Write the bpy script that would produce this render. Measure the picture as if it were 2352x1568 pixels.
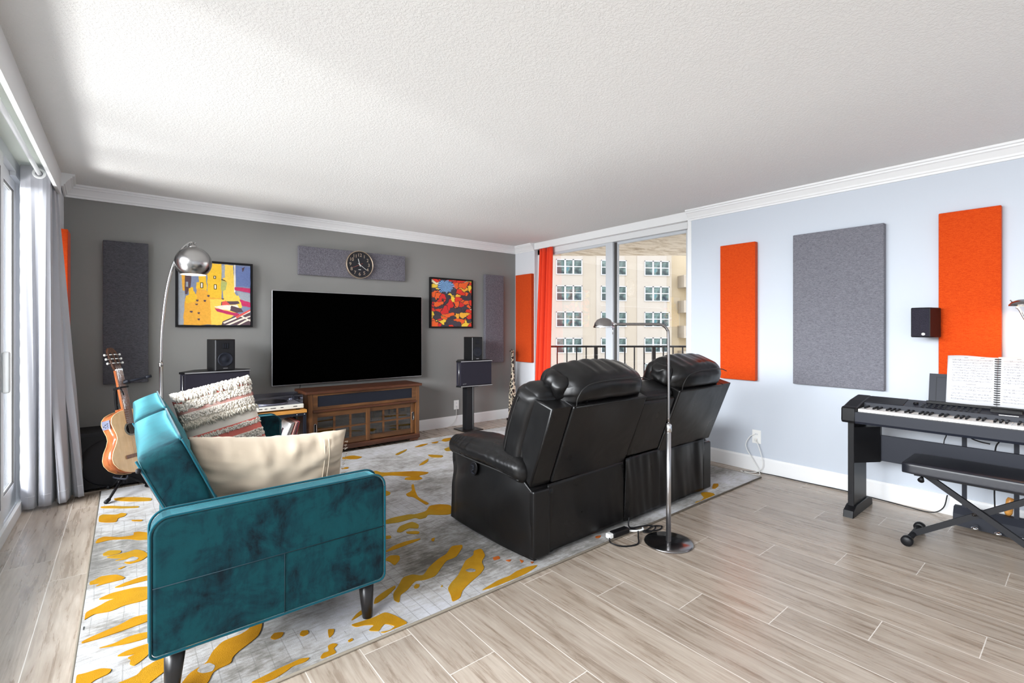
import bpy, bmesh, math, random
from mathutils import Vector, Matrix, noise, Euler
from mathutils.geometry import tessellate_polygon
R = math.radians
PI = math.pi
for o in list(bpy.data.objects):
    bpy.data.objects.remove(o, do_unlink=True)
SC = bpy.context.scene
COL = SC.collection
random.seed(7)

# ------------------------------------------------------------------ camera, sky, exposure
cam = bpy.data.cameras.new('camera')
cam.sensor_fit = 'HORIZONTAL'; cam.sensor_width = 36.0
cam.lens = 1092.0 / 2352.0 * 36.0
cam.shift_y = -(784.0 - 754.0) / 2352.0
cam.clip_start = 0.05; cam.clip_end = 400
camo = bpy.data.objects.new('camera', cam)
COL.objects.link(camo)
camo.location = (0, 0, 1.27)
camo.rotation_euler = (R(90), 0, R(-39.1))
SC.camera = camo

world = bpy.data.worlds.new('sky'); SC.world = world
world.use_nodes = True
wn = world.node_tree; wn.nodes.clear()
w_out = wn.nodes.new('ShaderNodeOutputWorld'); w_bg = wn.nodes.new('ShaderNodeBackground')
w_tc = wn.nodes.new('ShaderNodeTexCoord'); w_sep = wn.nodes.new('ShaderNodeSeparateXYZ')
w_mr = wn.nodes.new('ShaderNodeMapRange'); w_cr = wn.nodes.new('ShaderNodeValToRGB')
wn.links.new(w_tc.outputs['Generated'], w_sep.inputs[0])
wn.links.new(w_sep.outputs['Z'], w_mr.inputs[0])
w_mr.inputs[1].default_value = -1; w_mr.inputs[2].default_value = 1
wn.links.new(w_mr.outputs[0], w_cr.inputs[0])
els = w_cr.color_ramp.elements
els[0].position = 0.0; els[0].color = (0.36, 0.355, 0.35, 1)
els[1].position = 1.0; els[1].color = (1.1, 1.3, 1.7, 1)
for p, c in ((0.46, (0.70, 0.70, 0.70, 1)), (0.52, (0.98, 0.99, 1.0, 1)), (0.62, (1.15, 1.2, 1.3, 1))):
    e = els.new(p); e.color = c
wn.links.new(w_cr.outputs[0], w_bg.inputs[0])
w_bg.inputs[1].default_value = 2.2
wn.links.new(w_bg.outputs[0], w_out.inputs[0])

SC.view_settings.view_transform = 'Standard'
SC.view_settings.look = 'None'
SC.view_settings.gamma = 1.0
SC.view_settings.use_curve_mapping = False
SC.view_settings.exposure = 0.45

def area_light(name, loc, target, sx, sy, power, col=(1, 1, 1)):
    l = bpy.data.lights.new(name, 'AREA'); l.shape = 'RECTANGLE'; l.size = sx; l.size_y = sy
    l.energy = power; l.color = col
    o = bpy.data.objects.new(name, l); COL.objects.link(o)
    o.location = loc
    o.rotation_euler = (Vector(target) - Vector(loc)).to_track_quat('-Z', 'Y').to_euler()
    return o
# area lamps added outside the left door, for daylight and to brighten the ceiling
area_light('daylight_left', (-4.4, 2.2, 2.5), (2.0, 2.8, 0.6), 7.0, 1.6, 1200, (0.93, 0.97, 1.0))
area_light('ceiling_fill', (-4.5, 3.2, -1.4), (3.4, 4.1, 2.7), 4.0, 1.6, 118, (1.0, 1.0, 0.99)).data.spread = R(75)

# ------------------------------------------------------------------ material helpers
def srgb(r, g, b):
    f = lambda c: (c / 255.0) / 12.92 if c / 255.0 <= 0.04045 else (((c / 255.0) + 0.055) / 1.055) ** 2.4
    return (f(r), f(g), f(b), 1.0)

class NT:
    def __init__(s, name):
        s.m = bpy.data.materials.new(name); s.m.use_nodes = True
        s.t = s.m.node_tree; s.t.nodes.clear()
        s.out = s.t.nodes.new('ShaderNodeOutputMaterial')
        s.b = s.t.nodes.new('ShaderNodeBsdfPrincipled')
        s.t.links.new(s.b.outputs[0], s.out.inputs[0])
    def n(s, kind, **props):
        x = s.t.nodes.new(kind)
        for k, v in props.items(): setattr(x, k, v)
        return x
    def l(s, a, b): s.t.links.new(a, b)
    def inp(s, node, i, v):
        if hasattr(v, 'is_linked') or isinstance(v, bpy.types.NodeSocket): s.l(v, node.inputs[i])
        else: node.inputs[i].default_value = v
    def math(s, op, a, b=0.0, c=None, clamp=False):
        x = s.n('ShaderNodeMath', operation=op); x.use_clamp = clamp
        s.inp(x, 0, a); s.inp(x, 1, b)
        if c is not None: s.inp(x, 2, c)
        return x.outputs[0]
    def mix(s, f, a, b, blend='MIX'):
        x = s.n('ShaderNodeMix', data_type='RGBA', blend_type=blend)
        s.inp(x, 0, f); s.inp(x, 6, a); s.inp(x, 7, b)
        return x.outputs[2]
    def ramp(s, f, stops, interp='LINEAR'):
        x = s.n('ShaderNodeValToRGB'); x.color_ramp.interpolation = interp
        e = x.color_ramp.elements
        e[0].position, e[0].color = stops[0]
        e[1].position, e[1].color = stops[-1]
        for p, c in stops[1:-1]:
            k = e.new(p); k.color = c
        s.inp(x, 0, f)
        return x.outputs[0]
    def coord(s, which='Object', scale=(1, 1, 1), rot=(0, 0, 0)):
        tc = s.n('ShaderNodeTexCoord'); mp = s.n('ShaderNodeMapping')
        mp.inputs['Scale'].default_value = scale; mp.inputs['Rotation'].default_value = rot
        s.l(tc.outputs[which], mp.inputs[0])
        return mp.outputs[0]
    def noise(s, vec, scale=5, detail=3, rough=0.5, dist=0.0):
        x = s.n('ShaderNodeTexNoise')
        if vec is not None: s.l(vec, x.inputs['Vector'])
        x.inputs['Scale'].default_value = scale; x.inputs['Detail'].default_value = detail
        x.inputs['Roughness'].default_value = rough; x.inputs['Distortion'].default_value = dist
        return x.outputs['Fac']
    def bump(s, h, strength=0.3, dist=0.01):
        x = s.n('ShaderNodeBump'); x.inputs['Strength'].default_value = strength
        x.inputs['Distance'].default_value = dist
        s.l(h, x.inputs['Height']); s.l(x.outputs[0], s.b.inputs['Normal'])
    def set(s, **kw):
        for k, v in kw.items():
            s.inp(s.b, k.replace('_', ' '), v)
        return s.m

def simple(name, col, rough=0.5, metal=0.0, spec=0.5, var=0.0, vscale=30, bump=0.0, bscale=200, bdist=0.002, coat=0.0, sheen=0.0):
    t = NT(name)
    v = t.coord()
    c = col
    if var > 0:
        n = t.noise(v, vscale, 4, 0.6)
        dark = tuple(x * (1 - var) for x in col[:3]) + (1,)
        light = tuple(min(1, x * (1 + var)) for x in col[:3]) + (1,)
        c = t.ramp(n, [(0.3, dark), (0.7, light)])
    t.set(Base_Color=c, Roughness=rough, Metallic=metal)
    t.inp(t.b, 'Specular IOR Level', spec)
    if coat: t.inp(t.b, 'Coat Weight', coat)
    if sheen:
        t.inp(t.b, 'Sheen Weight', sheen)
    if bump > 0:
        t.bump(t.noise(v, bscale, 3, 0.6), bump, bdist)
    return t.m

def emit(name, col, strength):
    t = NT(name)
    t.set(Base_Color=col, Emission_Color=col, Emission_Strength=strength)
    return t.m

def fabric(name, c1, c2, sx=(60, 60, 700), scale=1.0):
    """woven melange: streaks of two yarn colours"""
    t = NT(name)
    v = t.coord('Object', sx)
    n = t.noise(v, scale, 3, 0.75)
    v2 = t.coord('Object', (450, 450, 450))
    n2 = t.noise(v2, 1.0, 2, 0.7)
    f = t.math('ADD', t.math('MULTIPLY', n, 0.6), t.math('MULTIPLY', n2, 0.4))
    c = t.ramp(f, [(0.40, c1), (0.60, c2)])
    t.set(Base_Color=c, Roughness=0.9)
    t.inp(t.b, 'Specular IOR Level', 0.15)
    t.inp(t.b, 'Sheen Weight', 0.15)
    t.bump(f, 0.5, 0.002)
    return t.m

def mat_floor():
    t = NT('wood_plank_tile')
    tc = t.n('ShaderNodeTexCoord'); sp = t.n('ShaderNodeSeparateXYZ'); t.l(tc.outputs['Object'], sp.inputs[0])
    X, Y = sp.outputs[0], sp.outputs[1]
    u = t.math('DIVIDE', t.math('SUBTRACT', X, 1.94), 0.2035)
    k = t.math('FLOOR', u); fu = t.math('FRACT', u)
    w = t.math('DIVIDE', t.math('ADD', t.math('SUBTRACT', Y, 1.193), t.math('MULTIPLY', k, 0.3025)), 1.21)
    kw = t.math('FLOOR', w); fw_ = t.math('FRACT', w)
    du = t.math('MULTIPLY', t.math('MINIMUM', fu, t.math('SUBTRACT', 1.0, fu)), 0.2035)
    dw = t.math('MULTIPLY', t.math('MINIMUM', fw_, t.math('SUBTRACT', 1.0, fw_)), 1.21)
    d = t.math('MINIMUM', du, dw)
    grout = t.math('LESS_THAN', d, 0.0017)
    wn_ = t.n('ShaderNodeTexWhiteNoise', noise_dimensions='3D')
    cb = t.n('ShaderNodeCombineXYZ'); t.l(k, cb.inputs[0]); t.l(kw, cb.inputs[1]); t.l(cb.outputs[0], wn_.inputs[0])
    rnd = wn_.outputs['Value']
    cv = t.n('ShaderNodeCombineXYZ')
    t.l(t.math('MULTIPLY', X, 34.0), cv.inputs[0]); t.l(t.math('MULTIPLY', Y, 2.4), cv.inputs[1])
    t.l(t.math('MULTIPLY', rnd, 40.0), cv.inputs[2])
    g1 = t.noise(cv.outputs[0], 1.0, 5, 0.65, 0.6)
    cv2 = t.n('ShaderNodeCombineXYZ')
    t.l(t.math('MULTIPLY', X, 120.0), cv2.inputs[0]); t.l(t.math('MULTIPLY', Y, 6.0), cv2.inputs[1])
    t.l(t.math('MULTIPLY', rnd, 90.0), cv2.inputs[2])
    g2 = t.noise(cv2.outputs[0], 1.0, 3, 0.6)
    cv3 = t.n('ShaderNodeCombineXYZ')
    t.l(t.math('MULTIPLY', X, 9.0), cv3.inputs[0]); t.l(t.math('MULTIPLY', Y, 2.2), cv3.inputs[1])
    t.l(t.math('MULTIPLY', rnd, 17.0), cv3.inputs[2])
    g3 = t.noise(cv3.outputs[0], 1.0, 3, 0.55, 1.2)
    base = t.ramp(g1, [(0.30, srgb(140, 124, 109)), (0.44, srgb(170, 156, 142)), (0.62, srgb(186, 174, 161)), (0.8, srgb(174, 160, 144))])
    fine = t.ramp(g2, [(0.35, (0.80, 0.78, 0.76, 1)), (0.6, (1.0, 1.0, 1.0, 1))])
    c = t.mix(0.75, base, fine, 'MULTIPLY')
    blot = t.ramp(g3, [(0.30, (0.74, 0.70, 0.66, 1)), (0.48, (1, 1, 1, 1))])
    c = t.mix(0.6, c, blot, 'MULTIPLY')
    tone = t.ramp(rnd, [(0.0, (0.86, 0.85, 0.84, 1)), (1.0, (1.05, 1.04, 1.02, 1))])
    c = t.mix(1.0, c, tone, 'MULTIPLY')
    c = t.mix(grout, c, srgb(214, 206, 196))
    rr = t.ramp(g1, [(0.3, (0.24,) * 3 + (1,)), (0.7, (0.34,) * 3 + (1,))])
    t.set(Base_Color=c, Roughness=rr)
    h = t.math('SUBTRACT', t.math('MULTIPLY', g2, 0.25), t.math('MULTIPLY', grout, 1.0))
    t.bump(h, 0.25, 0.003)
    return t.m

def mat_ceiling():
    t = NT('knockdown_ceiling')
    v = t.coord()
    n1 = t.noise(v, 85, 4, 0.6, 0.4); n2 = t.noise(v, 240, 2, 0.6)
    e = t.ramp(n1, [(0.42, (0, 0, 0, 1)), (0.58, (1, 1, 1, 1))])
    h = t.math('ADD', t.math('MULTIPLY', e, 0.8), t.math('MULTIPLY', n2, 0.35))
    t.set(Base_Color=srgb(226, 226, 225), Roughness=0.9)
    t.inp(t.b, 'Specular IOR Level', 0.2)
    t.bump(h, 0.40, 0.004)
    return t.m

def mat_velvet():
    t = NT('teal_velvet')
    v = t.coord()
    n = t.noise(v, 7.0, 6, 0.68, 0.5)
    n2 = t.noise(t.coord('Object', (30, 30, 8)), 1.0, 4, 0.6, 0.3)
    f = t.math('ADD', t.math('MULTIPLY', n, 0.75), t.math('MULTIPLY', n2, 0.25))
    c = t.ramp(f, [(0.38, (0.0004, 0.006, 0.011, 1)), (0.46, (0.0006, 0.024, 0.034, 1)), (0.54, (0.001, 0.042, 0.052, 1)), (0.75, (0.0015, 0.055, 0.066, 1))])
    t.set(Base_Color=c, Roughness=0.75)
    t.inp(t.b, 'Specular IOR Level', 0.2)
    t.inp(t.b, 'Sheen Weight', 0.75); t.inp(t.b, 'Sheen Roughness', 0.3)
    t.inp(t.b, 'Sheen Tint', (0.25, 0.85, 1.0, 1))
    t.bump(t.noise(v, 260, 2, 0.6), 0.25, 0.002)
    return t.m

def mat_leather(name='black_leather', wr=0.12):
    t = NT(name)
    v = t.coord()
    n = t.noise(v, 5, 2, 0.5, 0.4)
    n2 = t.noise(v, 160, 3, 0.6)
    t.set(Base_Color=(0.005, 0.0048, 0.005, 1), Roughness=t.ramp(n, [(0.3, (0.27,) * 3 + (1,)), (0.7, (0.38,) * 3 + (1,))]))
    t.inp(t.b, 'Specular IOR Level', 0.30)
    h = t.math('ADD', t.math('MULTIPLY', n, 1.0), t.math('MULTIPLY', n2, 0.04))
    t.bump(h, wr, 0.03)
    return t.m

def mat_wood(name, c1, c2, axis='X', sc=1.0, rough=0.4):
    t = NT(name)
    s = {'X': (1.5, 22, 22), 'Y': (22, 1.5, 22), 'Z': (22, 22, 1.5)}[axis]
    v = t.coord('Object', tuple(a * sc for a in s))
    n = t.noise(v, 1.0, 5, 0.65, 0.7)
    n2 = t.noise(t.coord(), 5, 3, 0.6)
    c = t.ramp(n, [(0.3, c1), (0.68, c2)])
    c = t.mix(0.5, c, t.ramp(n2, [(0.3, (0.6, 0.55, 0.5, 1)), (0.6, (1, 1, 1, 1))]), 'MULTIPLY')
    t.set(Base_Color=c, Roughness=rough)
    t.bump(n, 0.08, 0.003)
    return t.m

def mat_glass(name='window_glass', tint=(1, 1, 1, 1), refl=0.06, rough=0.0):
    t = NT(name)
    t.t.nodes.remove(t.b)
    tr = t.n('ShaderNodeBsdfTransparent'); tr.inputs[0].default_value = tint
    gl = t.n('ShaderNodeBsdfGlossy'); gl.inputs['Roughness'].default_value = rough
    lw = t.n('ShaderNodeFresnel'); lw.inputs[0].default_value = 1.3
    f = t.math('ADD', t.math('MULTIPLY', lw.outputs[0], 0.8), refl, clamp=True)
    mx = t.n('ShaderNodeMixShader')
    t.l(f, mx.inputs[0]); t.l(tr.outputs[0], mx.inputs[1]); t.l(gl.outputs[0], mx.inputs[2])
    t.l(mx.outputs[0], t.out.inputs[0])
    return t.m

def mat_rug():
    t = NT('grey_rug_pile')
    tc = t.n('ShaderNodeTexCoord'); sp = t.n('ShaderNodeSeparateXYZ'); t.l(tc.outputs['Object'], sp.inputs[0])
    X, Y = sp.outputs[0], sp.outputs[1]
    v = t.coord()
    n1 = t.noise(v, 1.6, 4, 0.6, 0.5)
    n2 = t.noise(t.coord('Object', (14, 60, 1)), 1.0, 4, 0.7)
    n3 = t.noise(t.coord('Object', (9, 9, 9)), 1.0, 5, 0.7)
    f = t.math('ADD', t.math('MULTIPLY', n1, 0.5), t.math('ADD', t.math('MULTIPLY', n2, 0.25), t.math('MULTIPLY', n3, 0.25)))
    c = t.ramp(f, [(0.39, srgb(76, 70, 61)), (0.45, srgb(120, 115, 108)), (0.51, srgb(156, 153, 150)), (0.60, srgb(180, 180, 185))])
    # carved grooves
    n4 = t.noise(t.coord('Object', (3, 3, 3)), 1.0, 2, 0.5)
    gx = t.math('FRACT', t.math('ADD', t.math('DIVIDE', X, 0.055), t.math('MULTIPLY', n4, 0.35)))
    gy = t.math('FRACT', t.math('DIVIDE', Y, 0.16))
    lx = t.math('LESS_THAN', gx, 0.07); ly = t.math('LESS_THAN', gy, 0.022)
    brk = t.math('GREATER_THAN', t.noise(t.coord('Object', (2.2, 3.5, 1)), 1.0, 2, 0.5), 0.46)
    brk2 = t.math('GREATER_THAN', t.noise(t.coord('Object', (3.1, 2.0, 2)), 1.3, 2, 0.5), 0.5)
    g = t.math('MAXIMUM', t.math('MULTIPLY', lx, brk), t.math('MULTIPLY', ly, brk2))
    c = t.mix(t.math('MULTIPLY', g, 0.45), c, srgb(95, 92, 86))
    t.set(Base_Color=c, Roughness=0.95)
    t.inp(t.b, 'Specular IOR Level', 0.1)
    t.inp(t.b, 'Sheen Weight', 0.3)
    fine = t.noise(v, 300, 3, 0.7)
    h = t.math('SUBTRACT', t.math('MULTIPLY', fine, 0.5), g)
    t.bump(h, 0.6, 0.004)
    return t.m

def mat_gold():
    t = NT('gold_rug_pile')
    v = t.coord()
    n = t.noise(v, 1.1, 3, 0.5)
    n2 = t.noise(v, 300, 3, 0.7); n3 = t.noise(v, 14, 3, 0.6)
    c = t.ramp(n, [(0.35, srgb(150, 100, 20)), (0.5, srgb(178, 128, 22)), (0.65, srgb(158, 128, 42))])
    c = t.mix(0.5, c, t.ramp(n3, [(0.3, (0.75, 0.72, 0.65, 1)), (0.6, (1, 1, 1, 1))]), 'MULTIPLY')
    t.set(Base_Color=c, Roughness=0.95)
    t.inp(t.b, 'Specular IOR Level', 0.1)
    t.bump(n2, 0.6, 0.003)
    return t.m

M = {}
M['floor'] = mat_floor()
M['ceiling'] = mat_ceiling()
M['white'] = simple('white_paint', srgb(232, 233, 234), 0.45, spec=0.3)
M['pocket'] = simple('pale_green_white_paint', srgb(226, 232, 222), 0.5, spec=0.3)
M['blue_wall'] = simple('pale_blue_paint', srgb(194, 201, 211), 0.6, spec=0.25, bump=0.05, bscale=300)
M['pale_wall'] = simple('pale_grey_paint', srgb(218, 221, 226), 0.6, spec=0.25)
M['grey_wall'] = simple('charcoal_paint', srgb(136, 135, 133), 0.55, spec=0.25, bump=0.05, bscale=300)
M['frame_white'] = simple('white_aluminium', srgb(222, 223, 224), 0.35, spec=0.4)
M['frame_cool'] = simple('cool_grey_aluminium', srgb(198, 202, 207), 0.35, spec=0.4)
M['gasket'] = simple('dark_gasket', srgb(60, 58, 56), 0.6)
M['glass'] = mat_glass()
M['cab_glass'] = mat_glass('smoked_cabinet_glass', (0.55, 0.5, 0.44, 1), 0.10, 0.02)
M['dust_glass'] = mat_glass('smoky_acrylic', (0.72, 0.74, 0.86, 1), 0.05, 0.05)
M['velvet'] = mat_velvet()
M['piping'] = simple('teal_piping', srgb(4, 70, 82), 0.8, spec=0.05, sheen=0.25)
M['seam'] = simple('dark_teal_seam', srgb(2, 36, 46), 0.8)
M['leather'] = mat_leather()
M['leather_s'] = mat_leather('black_leather_wrinkled', 0.2)
M['stitch'] = simple('black_stitching', (0.006, 0.006, 0.006, 1), 0.6)
M['black'] = simple('black_plastic', (0.006, 0.006, 0.007, 1), 0.42, spec=0.22)
M['black_matte'] = simple('matte_black_paint', (0.008, 0.008, 0.010, 1), 0.6, spec=0.3)
M['bluish_black'] = simple('satin_blue_black', (0.012, 0.014, 0.022, 1), 0.5, spec=0.25)
M['grille'] = simple('speaker_cloth', (0.022, 0.020, 0.030, 1), 0.9, spec=0.2, var=0.7, vscale=350, bump=0.4, bscale=500)
M['screen'] = simple('screen_black', (0.0004, 0.0004, 0.0004, 1), 0.6, spec=0.0)
M['dark_metal'] = simple('dark_bronze_metal', (0.035, 0.03, 0.028, 1), 0.35, metal=0.7)
M['black_wood'] = simple('black_stained_wood', (0.008, 0.007, 0.007, 1), 0.3)
M['chrome'] = simple('chrome', (0.75, 0.76, 0.78, 1), 0.12, metal=1.0)
M['nickel'] = simple('brushed_nickel', (0.46, 0.455, 0.45, 1), 0.24, metal=1.0)
M['steel'] = simple('brushed_steel', (0.55, 0.55, 0.56, 1), 0.32, metal=1.0)
M['smoky_chrome'] = simple('smoky_chrome', (0.28, 0.27, 0.27, 1), 0.18, metal=1.0)
M['brass'] = simple('pale_gold_metal', (0.62, 0.50, 0.38, 1), 0.35, metal=0.9)
M['orange'] = fabric('orange_fabric', srgb(180, 48, 4), srgb(212, 80, 20))
M['grey_fab'] = fabric('grey_melange_fabric', srgb(80, 80, 88), srgb(134, 134, 142))
M['char_fab'] = fabric('charcoal_melange_fabric', srgb(48, 48, 54), srgb(98, 98, 104))
M['purp_fab'] = fabric('grey_purple_fabric', srgb(62, 61, 68), srgb(128, 125, 134), (170, 170, 170))
M['grey_curtain'] = simple('grey_blackout_curtain', srgb(172, 173, 180), 0.7, spec=0.3, bump=0.1, bscale=400, sheen=0.3)
M['red_curtain'] = simple('red_orange_curtain', srgb(232, 62, 30), 0.75, spec=0.2, sheen=0.2)
M['rug'] = mat_rug(); M['gold'] = mat_gold()
M['rug_edge'] = simple('rug_binding', srgb(120, 112, 100), 0.9, spec=0.1)
M['walnut'] = mat_wood('walnut', srgb(56, 33, 18), srgb(126, 84, 48), 'X')
M['walnut_v'] = mat_wood('walnut_upright', srgb(60, 35, 20), srgb(134, 89, 50), 'Z')
M['walnut_d'] = mat_wood('dark_walnut', srgb(48, 25, 15), srgb(98, 56, 34), 'X')
M['oak'] = mat_wood('honey_wood', srgb(176, 112, 44), srgb(226, 166, 84), 'X')
M['cream'] = simple('cream_cotton', srgb(206, 190, 168), 0.85, spec=0.15, bump=0.15, bscale=350, sheen=0.1)
M['ivory'] = simple('ivory_wool', srgb(236, 228, 216), 0.95, spec=0.1)
M['shag'] = simple('ivory_shag', srgb(230, 222, 206), 0.95, spec=0.1, var=0.18, vscale=110, bump=0.6, bscale=140, bdist=0.006)
M['pink'] = simple('coral_pink_cotton', srgb(226, 124, 112), 0.9, spec=0.1, bump=0.3, bscale=200)
M['keys'] = simple('white_keys', srgb(238, 238, 236), 0.25)
M['paper'] = simple('white_paper', srgb(196, 196, 199), 0.7, spec=0.2)
M['ink'] = simple('grey_ink', srgb(118, 118, 122), 0.8)
M['ink_d'] = simple('black_ink', srgb(20, 20, 22), 0.7)
M['cedar'] = mat_wood('cedar_top', srgb(224, 180, 122), srgb(240, 204, 150), 'Z', 1.0, 0.25)
M['mahog'] = mat_wood('mahogany_side', srgb(140, 70, 36), srgb(186, 110, 66), 'Z', 1.0, 0.2)
M['rosewood'] = mat_wood('rosewood', srgb(96, 62, 46), srgb(150, 108, 84), 'Z', 1.0, 0.35)
M['headwood'] = mat_wood('dark_headstock', srgb(60, 38, 28), srgb(96, 62, 44), 'Z', 1.0, 0.25)
M['cable_w'] = simple('white_cable', srgb(225, 225, 222), 0.5)
M['champ'] = simple('champagne_metal', (0.42, 0.30, 0.19, 1), 0.4, metal=0.4)
M['facade'] = simple('cream_stucco', srgb(168, 157, 140), 0.9, spec=0.1, var=0.04, vscale=0.4)
M['facade2'] = simple('pale_stucco_band', srgb(172, 163, 150), 0.9, spec=0.1, var=0.04, vscale=0.4)
M['facade_in'] = simple('tan_stucco', srgb(178, 162, 134), 0.9, spec=0.1)
M['win_white'] = simple('white_window_frame', srgb(190, 190, 190), 0.6)
M['win_glass'] = None
t = NT('dark_reflective_glazing')
nn = t.noise(t.coord('Object', (0.8, 1, 0.9)), 1.0, 3, 0.6, 1.0)
t.set(Base_Color=t.ramp(nn, [(0.35, srgb(38, 46, 50)), (0.5, srgb(70, 84, 80)), (0.62, srgb(104, 122, 116)), (0.72, srgb(60, 110, 120))]), Roughness=0.5)
t.inp(t.b, 'Specular IOR Level', 0.2)
M['win_glass'] = t.m
t = NT('weathered_balcony_soffit')
nn = t.noise(t.coord('Object', (3, 9, 3), (0, 0, R(40))), 1.0, 5, 0.7, 0.5)
t.set(Base_Color=t.ramp(nn, [(0.30, srgb(120, 98, 70)), (0.40, srgb(186, 168, 140)), (0.55, srgb(222, 210, 190))]), Roughness=0.95)
M['soffit'] = t.m
t = NT('giraffe_print')
vo = t.n('ShaderNodeTexVoronoi', feature='DISTANCE_TO_EDGE'); vo.inputs['Scale'].default_value = 26
t.l(t.coord('Object', (1, 1, 0.75)), vo.inputs['Vector'])
t.set(Base_Color=t.ramp(vo.outputs['Distance'], [(0.07, srgb(226, 214, 190)), (0.13, srgb(34, 24, 18))]), Roughness=0.4)
M['giraffe'] = t.m
t = NT('abstract_swirl_canvas')
vv = t.coord('Object', (5.2, 5.2, 5.2))
nz = t.n('ShaderNodeTexNoise'); t.l(vv, nz.inputs['Vector']); nz.inputs['Scale'].default_value = 1.1; nz.inputs['Detail'].default_value = 3
mx = t.n('ShaderNodeMix', data_type='RGBA', blend_type='LINEAR_LIGHT'); mx.inputs[0].default_value = 0.55
t.l(vv, mx.inputs[6]); t.l(nz.outputs['Color'], mx.inputs[7])
mp = t.n('ShaderNodeMapping'); mp.inputs['Rotation'].default_value = (0, R(35), 0); mp.inputs['Scale'].default_value = (1.0, 1, 2.1)
t.l(mx.outputs[2], mp.inputs[0])
vo = t.n('ShaderNodeTexVoronoi', feature='F1'); t.l(mp.outputs[0], vo.inputs['Vector']); vo.inputs['Scale'].default_value = 1.5
sc_ = t.n('ShaderNodeSeparateColor'); t.l(vo.outputs['Color'], sc_.inputs[0])
K = 'CONSTANT'
c = t.ramp(sc_.outputs[0], [(0.0, srgb(226, 48, 22)), (0.22, srgb(54, 50, 62)), (0.38, srgb(240, 96, 28)), (0.52, srgb(246, 206, 60)), (0.64, srgb(214, 36, 34)), (0.78, srgb(60, 54, 66)), (0.88, srgb(240, 226, 190)), (0.94, srgb(246, 180, 50))], K)
dk = t.n('ShaderNodeTexVoronoi', feature='DISTANCE_TO_EDGE'); t.l(mp.outputs[0], dk.inputs['Vector']); dk.inputs['Scale'].default_value = 1.5
c = t.mix(t.math('LESS_THAN', dk.outputs['Distance'], 0.035), c, srgb(50, 34, 40))
tcx = t.n('ShaderNodeTexCoord'); spx = t.n('ShaderNodeSeparateXYZ'); t.l(tcx.outputs['Object'], spx.inputs[0])
ddx = t.math('SUBTRACT', spx.outputs[0], -0.09); ddz = t.math('SUBTRACT', spx.outputs[2], 0.215)
rad = t.math('SQRT', t.math('ADD', t.math('MULTIPLY', ddx, ddx), t.math('MULTIPLY', t.math('MULTIPLY', ddz, ddz), 2.0)))
rad = t.math('ADD', rad, t.math('MULTIPLY', t.noise(t.coord('Object', (14, 14, 22)), 1.0, 4, 0.7), 0.22))
burst = t.math('LESS_THAN', rad, 0.225)
ang = t.math('ARCTAN2', ddz, ddx)
ray_ = t.math('GREATER_THAN', t.math('ADD', t.math('SINE', t.math('MULTIPLY', ang, 24.0)), t.math('MULTIPLY', t.noise(t.coord('Object', (60, 60, 60)), 1.0, 2, 0.6), 2.4)), 0.95)
c = t.mix(burst, c, t.mix(ray_, srgb(62, 92, 132), srgb(132, 178, 224)))
t.set(Base_Color=c, Roughness=0.5)
M['swirl'] = t.m
for nm, cc in dict(p_yellow=(238, 190, 62), p_yellow2=(246, 206, 92), p_orange=(234, 172, 70), p_blue=(132, 142, 168), p_blue2=(112, 128, 176),
                   p_grey=(160, 166, 174), p_mag=(196, 62, 104), p_red=(224, 94, 88), p_plum=(96, 78, 84), p_white=(240, 230, 214),
                   p_green=(176, 180, 110), p_black=(36, 26, 26)).items():
    M[nm] = simple('canvas_' + nm[2:] if not nm[-1].isdigit() else 'canvas_pale_' + nm[2:-1], srgb(*cc), 0.8, spec=0.1, var=0.08, vscale=60)

# ------------------------------------------------------------------ mesh helpers
def BM(): return bmesh.new()

def box(bm, x0, x1, y0, y1, z0, z1, mi=0, bev=0.0, seg=2):
    vs = [bm.verts.new((x, y, z)) for x in (x0, x1) for y in (y0, y1) for z in (z0, z1)]
    idx = [(0, 1, 3, 2), (4, 6, 7, 5), (0, 4, 5, 1), (2, 3, 7, 6), (0, 2, 6, 4), (1, 5, 7, 3)]
    fs = [bm.faces.new([vs[i] for i in f]) for f in idx]
    for f in fs: f.material_index = mi
    bmesh.ops.recalc_face_normals(bm, faces=fs)
    if bev > 0:
        es = list({e for f in fs for e in f.edges})
        r = bmesh.ops.bevel(bm, geom=es, offset=bev, segments=seg, profile=0.5, affect='EDGES')
        for f in r['faces']: f.material_index = mi
    return vs

def tube(bm, pts, r, n=10, mi=0, cap=True):
    pts = [Vector(p) for p in pts]
    rs = r if isinstance(r, (list, tuple)) else [r] * len(pts)
    rings = []; up = None
    for i, p in enumerate(pts):
        d = (pts[min(i + 1, len(pts) - 1)] - pts[max(i - 1, 0)]).normalized()
        if up is None:
            up = d.orthogonal().normalized()
        up = (up - d * up.dot(d))
        up = up.normalized() if up.length > 1e-6 else d.orthogonal().normalized()
        s = d.cross(up)
        rings.append([bm.verts.new(p + (up * math.cos(a) + s * math.sin(a)) * rs[i]) for a in [2 * PI * k / n for k in range(n)]])
    fs = []
    for a, b in zip(rings, rings[1:]):
        for k in range(n):
            fs.append(bm.faces.new((a[k], a[(k + 1) % n], b[(k + 1) % n], b[k])))
    if cap:
        fs.append(bm.faces.new(list(reversed(rings[0])))); fs.append(bm.faces.new(rings[-1]))
    for f in fs: f.material_index = mi; f.smooth = True
    bmesh.ops.recalc_face_normals(bm, faces=fs)

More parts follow.
